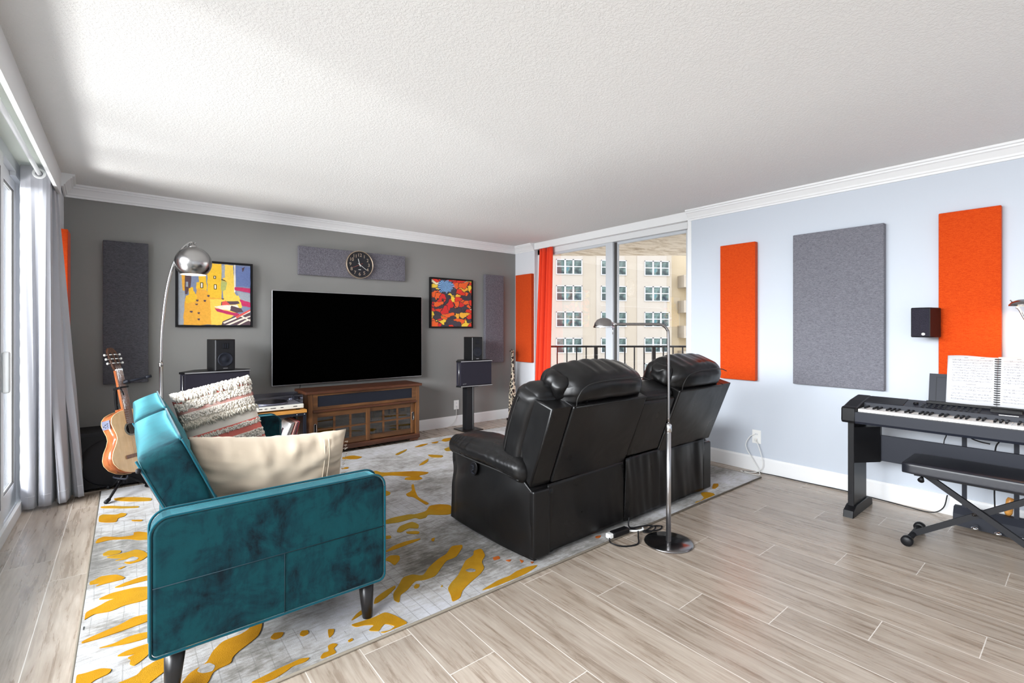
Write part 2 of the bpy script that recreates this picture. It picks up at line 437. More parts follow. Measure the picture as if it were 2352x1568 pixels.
def lathe(bm, prof, n=32, mi=0, c=(0, 0, 0), axis='Z', cap=True):
    rings = []
    for r, h in prof:
        ring = []
        for k in range(n):
            a = 2 * PI * k / n
            p = (r * math.cos(a), r * math.sin(a), h)
            if axis == 'Y': p = (p[0], p[2], p[1])
            if axis == 'X': p = (p[2], p[0], p[1])
            ring.append(bm.verts.new((p[0] + c[0], p[1] + c[1], p[2] + c[2])))
        rings.append(ring)
    fs = []
    for a, b in zip(rings, rings[1:]):
        for k in range(n):
            fs.append(bm.faces.new((a[k], a[(k + 1) % n], b[(k + 1) % n], b[k])))
    for f in fs: f.smooth = True
    if cap and prof[0][0] > 1e-5: fs.append(bm.faces.new(rings[0]))
    if cap and prof[-1][0] > 1e-5: fs.append(bm.faces.new(rings[-1]))
    for f in fs: f.material_index = mi
    bmesh.ops.remove_doubles(bm, verts=[v for r_ in (rings[0], rings[-1]) for v in r_], dist=1e-6)
    fs = [f for f in fs if f.is_valid]
    bmesh.ops.recalc_face_normals(bm, faces=fs)

def prism(bm, poly, a, b, axis='Z', mi=0, bev=0.0, seg=2):
    """extrude 2D polygon between a and b along axis. poly coords = the other two axes in order"""
    def mk(p, h):
        if axis == 'Z': return (p[0], p[1], h)
        if axis == 'Y': return (p[0], h, p[1])
        return (h, p[0], p[1])
    A = [bm.verts.new(mk(p, a)) for p in poly]; B = [bm.verts.new(mk(p, b)) for p in poly]
    fs = [bm.faces.new(A), bm.faces.new(B)]
    n = len(poly)
    for i in range(n):
        fs.append(bm.faces.new((A[i], A[(i + 1) % n], B[(i + 1) % n], B[i])))
    for f in fs: f.material_index = mi
    bmesh.ops.recalc_face_normals(bm, faces=fs)
    if bev > 0:
        es = [e for f in fs[:2] for e in f.edges]
        r = bmesh.ops.bevel(bm, geom=es, offset=bev, segments=seg, profile=0.5, affect='EDGES')
        for f in r['faces']: f.material_index = mi; f.smooth = True

def rrect(w0, w1, h0, h1, r, n=6, corners=(1, 1, 1, 1)):
    """rounded rectangle polygon; corners order: (w1,h1),(w0,h1),(w0,h0),(w1,h0)"""
    out = []
    cs = [((w1 - r, h1 - r), 0, (w1, h1)), ((w0 + r, h1 - r), 90, (w0, h1)), ((w0 + r, h0 + r), 180, (w0, h0)), ((w1 - r, h0 + r), 270, (w1, h0))]
    for k, (c, a0, full) in enumerate(cs):
        rk = r * corners[k]
        if rk <= 0: out.append(full); continue
        cx = full[0] - math.copysign(rk, full[0] - (w0 + w1) / 2); cy = full[1] - math.copysign(rk, full[1] - (h0 + h1) / 2)
        for i in range(n + 1):
            a = R(a0 + 90 * i / n)
            out.append((cx + rk * math.cos(a), cy + rk * math.sin(a)))
    return out

def soft(dims, r, n=8, puff=(0, 0, 0), nz=0.0, ns=6.0, shape=None, seed=0.0, mi=0, center=(0, 0, 0)):
    """rounded, puffed upholstery block centred at 'center'. puff = bulge of the x/y/z faces. shape(p)->p deforms"""
    bm = BM()
    bmesh.ops.create_cube(bm, size=2.0)
    bmesh.ops.subdivide_edges(bm, edges=bm.edges[:], cuts=n, use_grid_fill=True)
    hx, hy, hz = (d / 2 for d in dims)
    for v in bm.verts:
        u = Vector(v.co)
        # denser towards edges
        u = Vector([math.copysign(abs(c) ** 0.75, c) if abs(c) < 1 else c for c in u])
        p = Vector((u.x * hx, u.y * hy, u.z * hz))
        q = Vector((max(-hx + r, min(hx - r, p.x)), max(-hy + r, min(hy - r, p.y)), max(-hz + r, min(hz - r, p.z))))
        d = p - q
        if d.length > 1e-9: p = q + d.normalized() * r
        bx, by, bz = (1 - u.x ** 2), (1 - u.y ** 2), (1 - u.z ** 2)
        p.x += u.x ** 3 * puff[0] * by * bz
        p.y += u.y ** 3 * puff[1] * bx * bz
        p.z += u.z ** 3 * puff[2] * bx * by
        if nz:
            s = Vector((p.x, p.y, p.z)) * ns + Vector((seed, seed * 1.7, seed * .3))
            p += Vector((noise.noise(s), noise.noise(s + Vector((9, 0, 0))), noise.noise(s + Vector((0, 9, 0))))) * nz
        if shape: p = Vector(shape(p))
        v.co = p + Vector(center)
    for f in bm.faces: f.smooth = True; f.material_index = mi
    return bm

def obj(name, bm, mats, parent=None, loc=(0, 0, 0), rot=(0, 0, 0), smooth=None, sub=0, label=None):
    me = bpy.data.meshes.new(name)
    if smooth is not None:
        for f in bm.faces: f.smooth = smooth
    bm.to_mesh(me); bm.free()
    for m in (mats if isinstance(mats, (list, tuple)) else [mats]): me.materials.append(m)
    o = bpy.data.objects.new(name, me); COL.objects.link(o)
    o.location = loc; o.rotation_euler = rot
    if parent: o.parent = parent
    if sub:
        md = o.modifiers.new('subd', 'SUBSURF'); md.levels = sub; md.render_levels = sub
    if label: o['label'] = label
    return o

def thing(name, label, cat, loc=(0, 0, 0), rotz=0.0, group=None):
    o = bpy.data.objects.new(name, None); COL.objects.link(o)
    o.empty_display_size = 0.1
    o.location = loc; o.rotation_euler = (0, 0, rotz)
    o['label'] = label; o['category'] = cat
    if group: o['group'] = group
    return o

def tag(o, label, cat, group=None):
    o['label'] = label; o['category'] = cat
    if group: o['group'] = group
    return o

def struct(name, bm, m, parent=None, **k):
    o = obj(name, bm, m, parent, **k)
    if not parent: o['kind'] = 'structure'
    return o

def dup_tree(o, parent=None):
    c = o.copy(); COL.objects.link(c); c.parent = parent
    for ch in list(o.children): dup_tree(ch, c)
    return c

def text_bm(body, size, depth=0.0005):
    cu = bpy.data.curves.new('lettering', 'FONT'); cu.body = body; cu.size = size
    cu.align_x = 'CENTER'; cu.align_y = 'CENTER'; cu.extrude = depth
    to = bpy.data.objects.new('lettering', cu); COL.objects.link(to)
    bpy.context.view_layer.update()
    me = bpy.data.meshes.new_from_object(to.evaluated_get(bpy.context.evaluated_depsgraph_get()))
    bm = BM(); bm.from_mesh(me)
    bpy.data.objects.remove(to, do_unlink=True); bpy.data.curves.remove(cu); bpy.data.meshes.remove(me)
    return bm

def smooth_path(pts, n=8):
    pts = [Vector(p) for p in pts]
    P = [pts[0] * 2 - pts[1]] + pts + [pts[-1] * 2 - pts[-2]]
    out = []
    for i in range(1, len(P) - 2):
        for k in range(n):
            t_ = k / n
            a, b, c, d = P[i - 1], P[i], P[i + 1], P[i + 2]
            out.append(0.5 * ((2 * b) + (c - a) * t_ + (2 * a - 5 * b + 4 * c - d) * t_ ** 2 + (3 * b - a - 3 * c + d) * t_ ** 3))
    out.append(pts[-1])
    return out
# ================================================================== the room shell
GX, GY, CZ = 4.37, 5.30, 2.44       # right wall, far wall, ceiling
bm = BM(); box(bm, -0.57, 4.57, -2.6, 5.45, -0.1, 0.0); struct('floor', bm, M['floor'])
bm = BM(); box(bm, -0.375, 4.57, -2.6, 5.45, CZ, CZ + 0.12); struct('ceiling', bm, M['ceiling'])
bm = BM(); box(bm, -0.57, 4.57, GY, GY + 0.15, 0.0, CZ); struct('wall_far', bm, M['grey_wall'])
bm = BM(); box(bm, GX, GX + 0.2, -2.6, 2.572, 0.0, CZ); struct('wall_right', bm, M['blue_wall'])
bm = BM(); box(bm, GX, GX + 0.2, 4.883, GY, 0.0, CZ); struct('wall_right_corner', bm, M['pale_wall'])
bm = BM(); box(bm, GX - 0.004, GX + 0.2, 2.56, 4.883, 2.352, CZ); box(bm, GX - 0.004, GX + 0.2, 2.545, 2.585, 0, 2.352); struct('trim_window_header', bm, M['white'])
bm = BM(); box(bm, -0.75, -0.39, 4.90, GY, 0.0, CZ); struct('wall_left', bm, M['pale_wall'])
bm = BM(); box(bm, -0.75, 4.57, -2.75, -2.6, 0.0, CZ); struct('wall_near', bm, M['pale_wall'])
# left curtain pocket: valance board and pocket top
bm = BM(); box(bm, -0.395, -0.375, -2.6, 4.90, 2.27, CZ + 0.02); struct('trim_valance', bm, M['white'])
bm = BM(); box(bm, -0.75, -0.395, -2.6, 4.90, 2.405, CZ + 0.02); struct('trim_pocket', bm, M['pocket'])

def crown(name, path, inward):
    # profile (out from wall, down from ceiling)
    prof = [(0.0, 0.10), (0.012, 0.10), (0.014, 0.085), (0.022, 0.082), (0.026, 0.068), (0.05, 0.035), (0.060, 0.030), (0.062, 0.018), (0.075, 0.015), (0.078, 0.0), (0.0, 0.0)]
    bm = BM(); rings = []
    for p, m in path:
        rings.append([bm.verts.new((p[0] + m[0] * o_, p[1] + m[1] * o_, CZ - d_)) for o_, d_ in prof])
    n = len(prof)
    for a, b in zip(rings, rings[1:]):
        for k in range(n): bm.faces.new((a[k], a[(k + 1) % n], b[(k + 1) % n], b[k]))
    bm.faces.new(rings[0]); bm.faces.new(rings[-1])
    bmesh.ops.recalc_face_normals(bm, faces=bm.faces[:])
    return struct(name, bm, M['white'])
crown('trim_crown_far', [((-0.375, 4.90), (1, 0)), ((-0.39, GY), (1, -1)), ((GX, GY), (-1, -1)), ((GX, 4.883), (-1, 0))], 1)
crown('trim_crown_right', [((GX, 2.572), (-1, 0)), ((GX, -2.6), (-1, 0))], 1)

def baseboard(name, x0, x1, y0, y1, axis):
    bm = BM()
    if axis == 'x':   # runs along x against the far wall
        prism(bm, [(y0, 0), (y1, 0), (y1, 0.13), (y0 + 0.006, 0.13), (y0, 0.115)], x0, x1, 'X')
    else:
        prism(bm, [(x0, 0), (x1, 0), (x1, 0.13), (x0 + 0.006, 0.13), (x0, 0.115)], y0, y1, 'Y')
    return struct(name, bm, M['white'])
baseboard('baseboard_far', -0.39, GX, GY - 0.015, GY, 'x')
baseboard('baseboard_right', GX - 0.015, GX, -2.6, 2.545, 'y')
baseboard('baseboard_corner', GX - 0.015, GX, 4.883, GY - 0.015, 'y')

# ------------------------------------------------------------------ left sliding glass door
d1 = struct('door_1', (lambda b: (box(b, -0.75, -0.575, 4.87, 4.90, 0, 2.405), box(b, -0.75, -0.575, -2.6, 4.87, 2.33, 2.405), box(b, -0.605, -0.575, 4.60, 4.87, 2.30, 2.335), b)[-1])(BM()), M['frame_cool'])
bm = BM(); box(bm, -0.577, -0.557, -2.6, 4.90, -0.02, 0.075, bev=0.003); obj('sill', bm, M['white'], d1)
bm = BM(); box(bm, -0.70, -0.577, -2.6, 4.90, -0.02, 0.02); obj('track', bm, M['steel'], d1)
def sash(x, y0, y1, nm):
    b = BM(); w = 0.075
    box(b, x - 0.03, x, y0, y0 + w, 0.03, 2.33, bev=0.004); box(b, x - 0.03, x, y1 - w, y1, 0.03, 2.33, bev=0.004)
    box(b, x - 0.03, x, y0 + w, y1 - w, 2.235, 2.33, bev=0.004); box(b, x - 0.03, x, y0 + w, y1 - w, 0.03, 0.19, bev=0.004)
    s = obj('sash', b, M['frame_white'], d1)
    b = BM(); box(b, x - 0.018, x - 0.012, y0 + w, y1 - w, 0.19, 2.235); obj('pane', b, M['glass'], s)
    b = BM(); g = 0.006
    box(b, x - 0.012, x - 0.002, y0 + w, y0 + w + g, 0.19, 2.235); box(b, x - 0.012, x - 0.002, y1 - w - g, y1 - w, 0.19, 2.235)
    box(b, x - 0.012, x - 0.002, y0 + w, y1 - w, 2.235 - g, 2.235); box(b, x - 0.012, x - 0.002, y0 + w, y1 - w, 0.19, 0.19 + g)
    obj('gasket', b, M['gasket'], s)
    return s
sash(-0.607, 3.30, 4.865, 'a')
s2 = sash(-0.574, 1.9, 4.18, 'b')
bm = BM(); box(bm, -0.574, -0.540, 4.115, 4.155, 0.88, 1.13, bev=0.012, seg=3); obj('handle', bm, M['white'], s2)
sash(-0.607, 0.2, 1.95, 'c'); sash(-0.574, -2.3, 0.25, 'd')

# ------------------------------------------------------------------ right sliding balcony door
d2 = struct('door_2', (lambda b: (box(b, 4.43, 4.53, 2.585, 4.883, 2.285, 2.352), box(b, 4.43, 4.53, 4.80, 4.883, 0, 2.352), box(b, 4.43, 4.53, 2.585, 2.625, 0, 2.352), b)[-1])(BM()), M['frame_white'])
def sash2(x, y0, y1, w0, w1, top=2.285):
    b = BM()
    box(b, x, x + 0.035, y0, y0 + w0, 0.03, top, bev=0.003); box(b, x, x + 0.035, y1 - w1, y1, 0.03, top, bev=0.003)
    box(b, x, x + 0.035, y0 + w0, y1 - w1, top - 0.03, top, bev=0.003); box(b, x, x + 0.035, y0 + w0, y1 - w1, 0.03, 0.12, bev=0.003)
    s = obj('sash', b, M['frame_cool'], d2)
    b = BM(); box(b, x + 0.014, x + 0.02, y0 + w0, y1 - w1, 0.12, top - 0.03); obj('pane', b, M['glass'], s)
    return s
sa = sash2(4.435, 3.585, 4.80, 0.105, 0.05)
sb = sash2(4.48, 2.625, 3.62, 0.045, 0.07)
bm = BM(); box(bm, 4.47, 4.482, 3.555, 3.62, 0.05, 2.28); obj('interlock', bm, M['gasket'], sb)
bm = BM(); tube(bm, smooth_path([(4.48, 2.66, 0.985), (4.455, 2.665, 0.985), (4.442, 2.69, 0.985), (4.442, 2.76, 0.98)]), 0.009, 10); obj('handle', bm, M['black'], sb)

# ------------------------------------------------------------------ balcony
bm = BM(); prism(bm, [(4.57, 6.05), (9.2, 2.26), (9.2, 0.0), (4.57, 0.0)], -0.25, -0.07, 'Z'); struct('floor_balcony', bm, M['facade2'])
bm = BM(); prism(bm, [(4.57, 5.90), (9.2, 2.02), (9.2, 0.0), (4.57, 0.0)], 2.405, 2.55, 'Z'); struct('ceiling_balcony', bm, M['soffit'])
bm = BM(); box(bm, 4.57, 4.66, 4.86, 5.45, -0.25, 2.405); struct('wall_balcony', bm, M['facade'])
bm = BM(); box(bm, 4.57, 4.60, 4.83, 4.86, -0.07, 2.405); struct('trim_stucco_edge', bm, M['soffit'])
rail = thing('balcony_railing', 'dark metal balcony railing with slim vertical bars outside the glass door', 'railing', (5.151, 5.311, 0), R(-39.1))
bm = BM(); box(bm, -0.45, 3.4, -0.022, 0.022, 0.975, 1.005, bev=0.004); obj('top_rail', bm, M['dark_metal'], rail)
bm = BM(); box(bm, -0.45, 3.4, -0.015, 0.015, 0.03, 0.06); obj('bottom_rail', bm, M['dark_metal'], rail)
bal = None
xb = [0.053 + 0.1495 * k for k in range(-3, 23)]
for k, x in enumerate(xb):
    post = (k % 6 == 1)
    if post:
        b = BM(); box(b, x - 0.027, x + 0.027, -0.02, 0.02, -0.07, 0.98); obj('post', b, M['dark_metal'], rail)
    else:
        if bal is None:
            b = BM(); box(b, -0.009, 0.009, -0.009, 0.009, 0.05, 0.98); bal = obj('baluster', b, M['dark_metal'], rail, loc=(x, 0, 0))
        else:
            c = bal.copy(); COL.objects.link(c); c.location.x = x

# ------------------------------------------------------------------ building across the way
RT = (0.776, -0.6307); FW = (0.6307, 0.776)
bo = (FW[0] * 50.9 + RT[0] * 6.1, FW[1] * 50.9 + RT[1] * 6.1)
bld = thing('apartment_building', 'cream stucco apartment block with rows of white framed windows beyond the balcony', 'building', (bo[0], bo[1], -20), R(-31.5))
bm = BM(); box(bm, -12, 11.6, 0, 12, 0, 34); obj('wall', bm, M['facade'], bld)
bm = BM()
for x0, x1 in ((-2.2, 1.5), (3.0, 6.2), (7.6, 11.0)): box(bm, x0, x1, -0.05, 0.0, 0, 34)
obj('wall_band', bm, M['facade2'], bld)
bm = BM(); box(bm, 11.6, 24, 1.2, 12, 0, 34); obj('recessed_wall', bm, M['facade_in'], bld)
WW, WH = 2.68, 1.55
b = BM()
fr = 0.09
box(b, -WW / 2 - fr, WW / 2 + fr, -0.12, -0.04, -fr, 0); box(b, -WW / 2 - fr, WW / 2 + fr, -0.12, -0.04, -WH - fr, -WH)
for x in (-WW / 2 - fr, WW / 2): box(b, x, x + fr, -0.12, -0.04, -WH, 0)
for x in (-WW / 6, WW / 6): box(b, x - 0.09, x + 0.09, -0.12, -0.04, -WH, 0)
box(b, -WW / 2, WW / 2, -0.11, -0.04, -WH / 2 - 0.045, -WH / 2 + 0.045)
w0 = obj('window', b, M['win_white'], bld)
b = BM(); box(b, -WW / 2, WW / 2, -0.06, -0.045, -WH, 0); gl0 = obj('glazing', b, M['win_glass'], w0)
first = True
for cx in (0.0, 4.95, 9.86):
    for k in range(7):
        zt = 20 + 8.66 - 2.8 * k
        if first: w = w0; first = False
        else:
            w = w0.copy(); COL.objects.link(w); g = gl0.copy(); COL.objects.link(g); g.parent = w
        w.location = (cx, -0.01, zt)
for k in range(7):
    zt = 20 + 8.66 - 2.8 * k
    b = BM(); box(b, 12.9, 20, -0.3, 1.3, zt - 2.85, zt - 1.50); obj('balcony', b, M['facade'], bld)

# ------------------------------------------------------------------ curtains
def curtain_mesh(prof, z0, z1, nz=40, ns=240):
    """prof(s, t) -> (x, y); t=0 bottom .. 1 top"""
    bm = BM(); rows = []
    for j in range(nz + 1):
        t_ = j / nz; z = z0 + (z1 - z0) * t_
        rows.append([bm.verts.new((*prof(i / ns, t_), z)) for i in range(ns + 1)])
    for a, b in zip(rows, rows[1:]):
        for i in range(ns): bm.faces.new((a[i], a[i + 1], b[i + 1], b[i]))
    for f in bm.faces: f.smooth = True
    return bm

def interp(tbl, s):
    for (s0, v0), (s1, v1) in zip(tbl, tbl[1:]):
        if s <= s1:
            u = (s - s0) / (s1 - s0); u = u * u * (3 - 2 * u)
            return tuple(a + (b_ - a) * u for a, b_ in zip(v0, v1))
    return tbl[-1][1]
# plan of the folds (x,y): bottom and top
bot = [(0, (-.575, 4.76)), (.04, (-.560, 4.69)), (.09, (-.525, 4.650)), (.14, (-.492, 4.66)), (.18, (-.486, 4.70)), (.22, (-.480, 4.715)), (.26, (-.474, 4.68)), (.31, (-.445, 4.655)),
       (.36, (-.408, 4.67)), (.40, (-.402, 4.76)), (.45, (-.392, 4.84)), (.50, (-.385, 4.74)), (.56, (-.365, 4.665)), (.62, (-.330, 4.68)), (.66, (-.322, 4.76)), (.72, (-.312, 4.86)),
       (.80, (-.295, 4.80)), (.88, (-.270, 4.755)), (.94, (-.243, 4.765)), (1.0, (-.246, 4.84))]
top = [(0, (-.560, 4.64)), (.04, (-.555, 4.62)), (.09, (-.530, 4.61)), (.14, (-.505, 4.60)), (.18, (-.485, 4.597)), (.22, (-.465, 4.595)), (.26, (-.445, 4.595)), (.31, (-.425, 4.60)),
       (.36, (-.408, 4.61)), (.40, (-.404, 4.66)), (.45, (-.415, 4.70)), (.50, (-.50, 4.705)), (.56, (-.54, 4.73)), (.62, (-.50, 4.755)), (.66, (-.405, 4.755)), (.72, (-.400, 4.79)),
       (.80, (-.50, 4.80)), (.88, (-.54, 4.83)), (.94, (-.45, 4.85)), (1.0, (-.400, 4.86))]
def cprof(s, t_):
    a = interp(bot, s); b = interp(top, s); u = max(0.0, min(1.0, t_)) ** 1.15
    w = 0.004 * math.sin(s * 90 + t_ * 5) * (1 - t_)
    e = 0.0015 * math.sin(t_ * 120) * max(0, 1 - s / 0.08)
    return (a[0] + (b[0] - a[0]) * u + e, a[1] + (b[1] - a[1]) * u + w)
gc = thing('curtain', 'pale grey grommet curtain gathered beside the left sliding glass door', 'curtain', (-0.47, 4.72, 0))
def local(bm, o):
    for v in bm.verts: v.co -= o
    return bm
cm = obj('cloth', local(curtain_mesh(cprof, 0.02, 2.385, 60, 280), Vector(gc.location)), M['grey_curtain'], gc)
md = cm.modifiers.new('solid', 'SOLIDIFY'); md.thickness = 0.003
b = BM()
for (s0, s1) in ((0.07, .16), (.28, .36), (.55, .64), (.86, .94)):
    pts = []
    for i in range(8):
        s = s0 + (s1 - s0) * i / 7; x, y = cprof(s, 0.035); pts.append((x + 0.47, y - 4.72 - 0.0035, 0.105))
    b = BM(); tube(b, pts, 0.0009, 5); obj('hem_stitch', b, M['white'], gc)
for (xx, yy) in ((-0.462, 4.591), (-0.462, 4.722), (-0.462, 4.79)):
    b = BM(); lathe(b, [(0.021, -0.004), (0.034, -0.004), (0.036, 0), (0.034, 0.004), (0.021, 0.004), (0.019, 0), (0.021, -0.004)], 28, axis='Y', cap=False); obj('grommet', b, M['white'], gc, loc=(xx + 0.47, yy - 4.72, 2.335))
b = BM(); tube(b, [(-0.462, -2.5, 2.335), (-0.462, 4.895, 2.335)], 0.0125, 16)
rod = obj('curtain_rod', b, M['white']); tag(rod, 'white curtain rod in the pocket above the left sliding door', 'curtain rod')

def rprof(s, t_):
    yb = 4.855 - 0.315 * s; yt = 4.815 - 0.275 * s
    y = yb + (yt - yb) * t_
    nf = 4.0
    amp = (0.036 - 0.012 * t_)
    x = (4.315 + 0.070 * t_) + amp * math.sin(s * nf * 2 * PI + 0.6 * math.sin(t_ * 2)) + 0.012 * math.sin(s * 11 + 1.0)
    return (x, y + 0.006 * math.sin(s * nf * 4 * PI))
rc = obj('curtain', curtain_mesh(rprof, 0.02, 2.349, 30, 200), M['red_curtain'])
md = rc.modifiers.new('solid', 'SOLIDIFY'); md.thickness = 0.003
tag(rc, 'bright red orange curtain hanging at the far side of the balcony door', 'curtain')

# ------------------------------------------------------------------ acoustic panels
def panel(x0, x1, y0, y1, z0, z1, mat, label, group=None):
    if x1 == GX: x0 -= 0.001; x1 -= 0.001
    if y1 == GY: y0 -= 0.001; y1 -= 0.001
    c = ((x0 + x1) / 2, (y0 + y1) / 2, (z0 + z1) / 2)
    b = BM(); box(b, x0 - c[0], x1 - c[0], y0 - c[1], y1 - c[1], z0 - c[2], z1 - c[2], bev=0.006, seg=3)
    for f in b.faces: f.smooth = False
    o = obj('sound_absorber', b, mat, loc=c); tag(o, label, 'acoustic panel', group); return o
T = 0.052
PG = 'fabric acoustic panels on the walls'
panel(-0.148, 0.155, GY - T, GY, 0.80, 2.012, M['char_fab'], 'tall charcoal fabric panel on the grey wall behind the guitar', PG)
panel(3.80, 4.115, GY - T, GY, 0.80, 2.008, M['purp_fab'], 'tall narrow grey fabric panel between the small painting and the corner', PG)
panel(1.40, 2.61, GY - T, GY, 1.835, 2.135, M['purp_fab'], 'wide horizontal grey fabric panel behind the clock above the television', PG)
panel(-0.39, -0.338, 4.905, 5.12, 0.80, 2.02, M['orange'], 'orange fabric panel at the left corner beside the grey curtain', PG)
panel(GX - T, GX, 4.895, 5.235, 0.80, 2.025, M['orange'], 'orange fabric panel left of the red orange curtain in the far corner', PG)
panel(GX - T, GX, 1.905, 2.225, 0.805, 2.04, M['orange'], 'narrow orange fabric panel on the blue wall behind the black sofa', PG)
panel(GX - T, GX, 0.985, 1.60, 0.81, 2.045, M['grey_fab'], 'large wide grey fabric panel in the middle of the blue wall', PG)
panel(GX - T, GX, 0.383, 0.685, 0.80, 2.055, M['orange'], 'orange fabric panel on the blue wall above the piano', PG)
def W(name, bm, m, parent, **k):
    """mesh given in room coordinates, stored relative to its (unrotated) parent chain"""
    off = Vector((0, 0, 0)); p = parent
    while p: off += Vector(p.location); p = p.parent
    c = Vector((0, 0, 0)); n = 0
    for v in bm.verts: c += v.co; n += 1
    c /= max(1, n)
    for v in bm.verts: v.co -= c
    return obj(name, bm, m, parent, loc=c - off, **k)

# ================================================================== rug
CA, SA = math.cos(R(-0.7)), math.sin(R(-0.7))
rug_pts = [(-0.15, 1.86), (4.19, 1.80), (4.19, 4.79), (-0.15, 4.87)]
CXp, FF, HYp, THr = 1176.0, 1092.0, 754.0, R(39.1)
def fl(px, py, z=0.012):
    """point on the rug where a traced pattern corner of the photograph lies"""
    u = (px - CXp) / FF; v = (HYp - py) / FF
    d = (math.sin(THr) + math.cos(THr) * u, math.cos(THr) - math.sin(THr) * u, v)
    t_ = (z - 1.27) / d[2]
    return (d[0] * t_, d[1] * t_)
ZL = lambda p: (p[0] / 2.76, 1000 + p[1] / 2.76)
ZM = lambda p: (250 + p[0] / 3.027, 1050 + p[1] / 3.027)
ZC = lambda p: (700 + p[0] / 2.76, 1000 + p[1] / 2.76)
ZR = lambda p: (1380 + p[0] / 3.919, 900 + p[1] / 3.919)
blobs = []
def B_(conv, *pts): blobs.append([fl(*conv(p)) for p in pts])
B_(ZL, (720,400),(760,392),(850,390),(960,395),(960,415),(820,418),(730,412))
B_(ZL, (630,452),(700,445),(800,450),(880,447),(880,457),(780,462),(640,460))
B_(ZL, (612,515),(650,500),(735,503),(770,490),(805,495),(790,512),(745,525),(740,548),(680,552),(608,550))
B_(ZL, (830,535),(905,533),(900,543),(840,543))
B_(ZL, (580,683),(620,655),(660,640),(760,645),(850,632),(845,615),(880,608),(970,620),(970,655),(880,663),(820,655),(700,660),(610,683))
B_(ZL, (650,750),(690,728),(770,728),(765,745),(700,760),(655,762))
B_(ZL, (665,772),(800,742),(860,722),(905,730),(946,757),(900,792),(820,815),(780,804),(850,796),(885,778),(850,764),(800,784),(720,795),(790,776),(720,778))
B_(ZL, (745,845),(790,828),(795,832),(760,848))
B_(ZL, (535,935),(600,915),(640,892),(740,880),(795,900),(780,912),(680,935),(600,958),(640,935),(535,955))
B_(ZL, (720,965),(800,930),(880,900),(960,882),(960,910),(860,935),(760,962))
B_(ZL, (490,1180),(510,1130),(620,1085),(680,1050),(735,1032),(612,1042),(700,1000),(860,962),(980,955),(970,1020),(900,1050),(790,1075),(700,1115),(600,1130),(530,1170))
B_(ZL, (470,1250),(475,1230),(520,1210),(515,1235))
B_(ZL, (465,1325),(560,1285),(640,1250),(760,1200),(850,1150),(970,1125),(970,1165),(850,1210),(740,1250),(620,1290),(520,1318))
B_(ZL, (610,1350),(720,1320),(800,1280),(880,1255),(970,1240),(970,1270),(880,1300),(780,1325))
B_(ZL, (735,1400),(800,1365),(870,1340),(950,1315),(970,1350),(930,1400),(880,1440),(850,1460),(820,1450),(830,1420),(805,1410),(870,1380),(800,1395))
B_(ZL, (400,1600),(420,1540),(530,1510),(640,1475),(710,1480),(690,1510),(600,1550),(540,1600),(470,1640))
B_(ZL, (700,1590),(870,1520),(900,1480),(1020,1410),(1100,1380),(1090,1460),(960,1560),(860,1640),(720,1650))
B_(ZM, (470,1620),(560,1500),(680,1430),(720,1350),(790,1280),(920,1230),(980,1190),(985,1150),(1065,1120),(1065,1180),(1040,1240),(980,1290),(900,1350),(860,1390),(850,1430),(760,1470),(720,1500),(690,1568),(600,1640))
B_(ZM, (500,1330),(530,1270),(600,1250),(650,1200),(700,1170),(790,1195),(760,1230),(700,1270),(600,1310),(540,1340))
B_(ZM, (1120,1255),(1150,1220),(1220,1215),(1200,1250),(1150,1268))
B_(ZM, (1325,1235),(1340,1205),(1385,1203),(1390,1225),(1350,1245))
B_(ZM, (1520,1195),(1570,1195),(1560,1230),(1530,1258))
B_(ZM, (1660,1275),(1690,1258),(1700,1270),(1670,1285))
B_(ZM, (1470,1390),(1490,1360),(1530,1350),(1520,1310),(1560,1292),(1595,1300),(1560,1330),(1585,1360),(1540,1385),(1480,1400))
B_(ZM, (980,1568),(1060,1530),(1120,1500),(1200,1460),(1270,1430),(1330,1400),(1400,1392),(1370,1420),(1280,1450),(1230,1490),(1160,1540),(1080,1580))
B_(ZM, (1680,1165),(1760,1140),(1840,1115),(1920,1075),(1990,1100),(2080,1150),(2070,1190),(1990,1225),(1930,1237),(1885,1216),(1960,1210),(1995,1172),(1920,1155),(1895,1180),(1880,1208),(1800,1205),(1850,1165),(1780,1165),(1720,1180))
B_(ZM, (1680,1140),(1720,1090),(1760,1060),(1775,1080),(1730,1110))
B_(ZM, (1840,1020),(1850,980),(1920,930),(1990,890),(1995,905),(1930,970),(1870,1010))
B_(ZM, (1335,1015),(1380,1000),(1370,1015))
B_(ZC, (560,1000),(590,960),(620,900),(680,880),(750,890),(790,830),(850,780),(900,750),(930,700),(1000,692),(1000,710),(960,770),(900,790),(870,830),(830,890),(760,915),(700,920),(650,980),(605,1010),(600,1060),(565,1045))
B_(ZC, (905,970),(930,930),(970,890),(1000,830),(1020,790),(1070,760),(1070,730),(1120,715),(1145,760),(1120,800),(1140,840),(1110,880),(1050,930),(1000,980),(985,1030),(935,1055),(925,1010))
B_(ZC, (1115,985),(1180,945),(1230,915),(1300,890),(1340,860),(1420,830),(1480,820),(1450,845),(1400,875),(1330,905),(1280,930),(1210,955))
B_(ZC, (505,790),(540,760),(600,760),(605,785),(570,825),(540,800))
B_(ZC, (505,740),(560,700),(640,670),(740,650),(720,665),(640,695),(560,725))
B_(ZC, (490,640),(545,632),(550,650),(510,658))
B_(ZC, (490,545),(560,520),(660,500),(700,500),(770,480),(790,445),(850,435),(930,440),(930,500),(850,503),(780,500),(770,520),(730,530),(700,520),(600,550),(500,562))
B_(ZC, (580,610),(600,575),(680,545),(725,565),(720,590),(660,585),(610,615))
B_(ZC, (640,610),(700,605),(730,610),(720,625),(650,622))
B_(ZC, (640,370),(680,350),(675,315),(690,305),(700,350),(715,385),(740,405),(790,430),(770,440),(730,415),(690,390),(650,385))
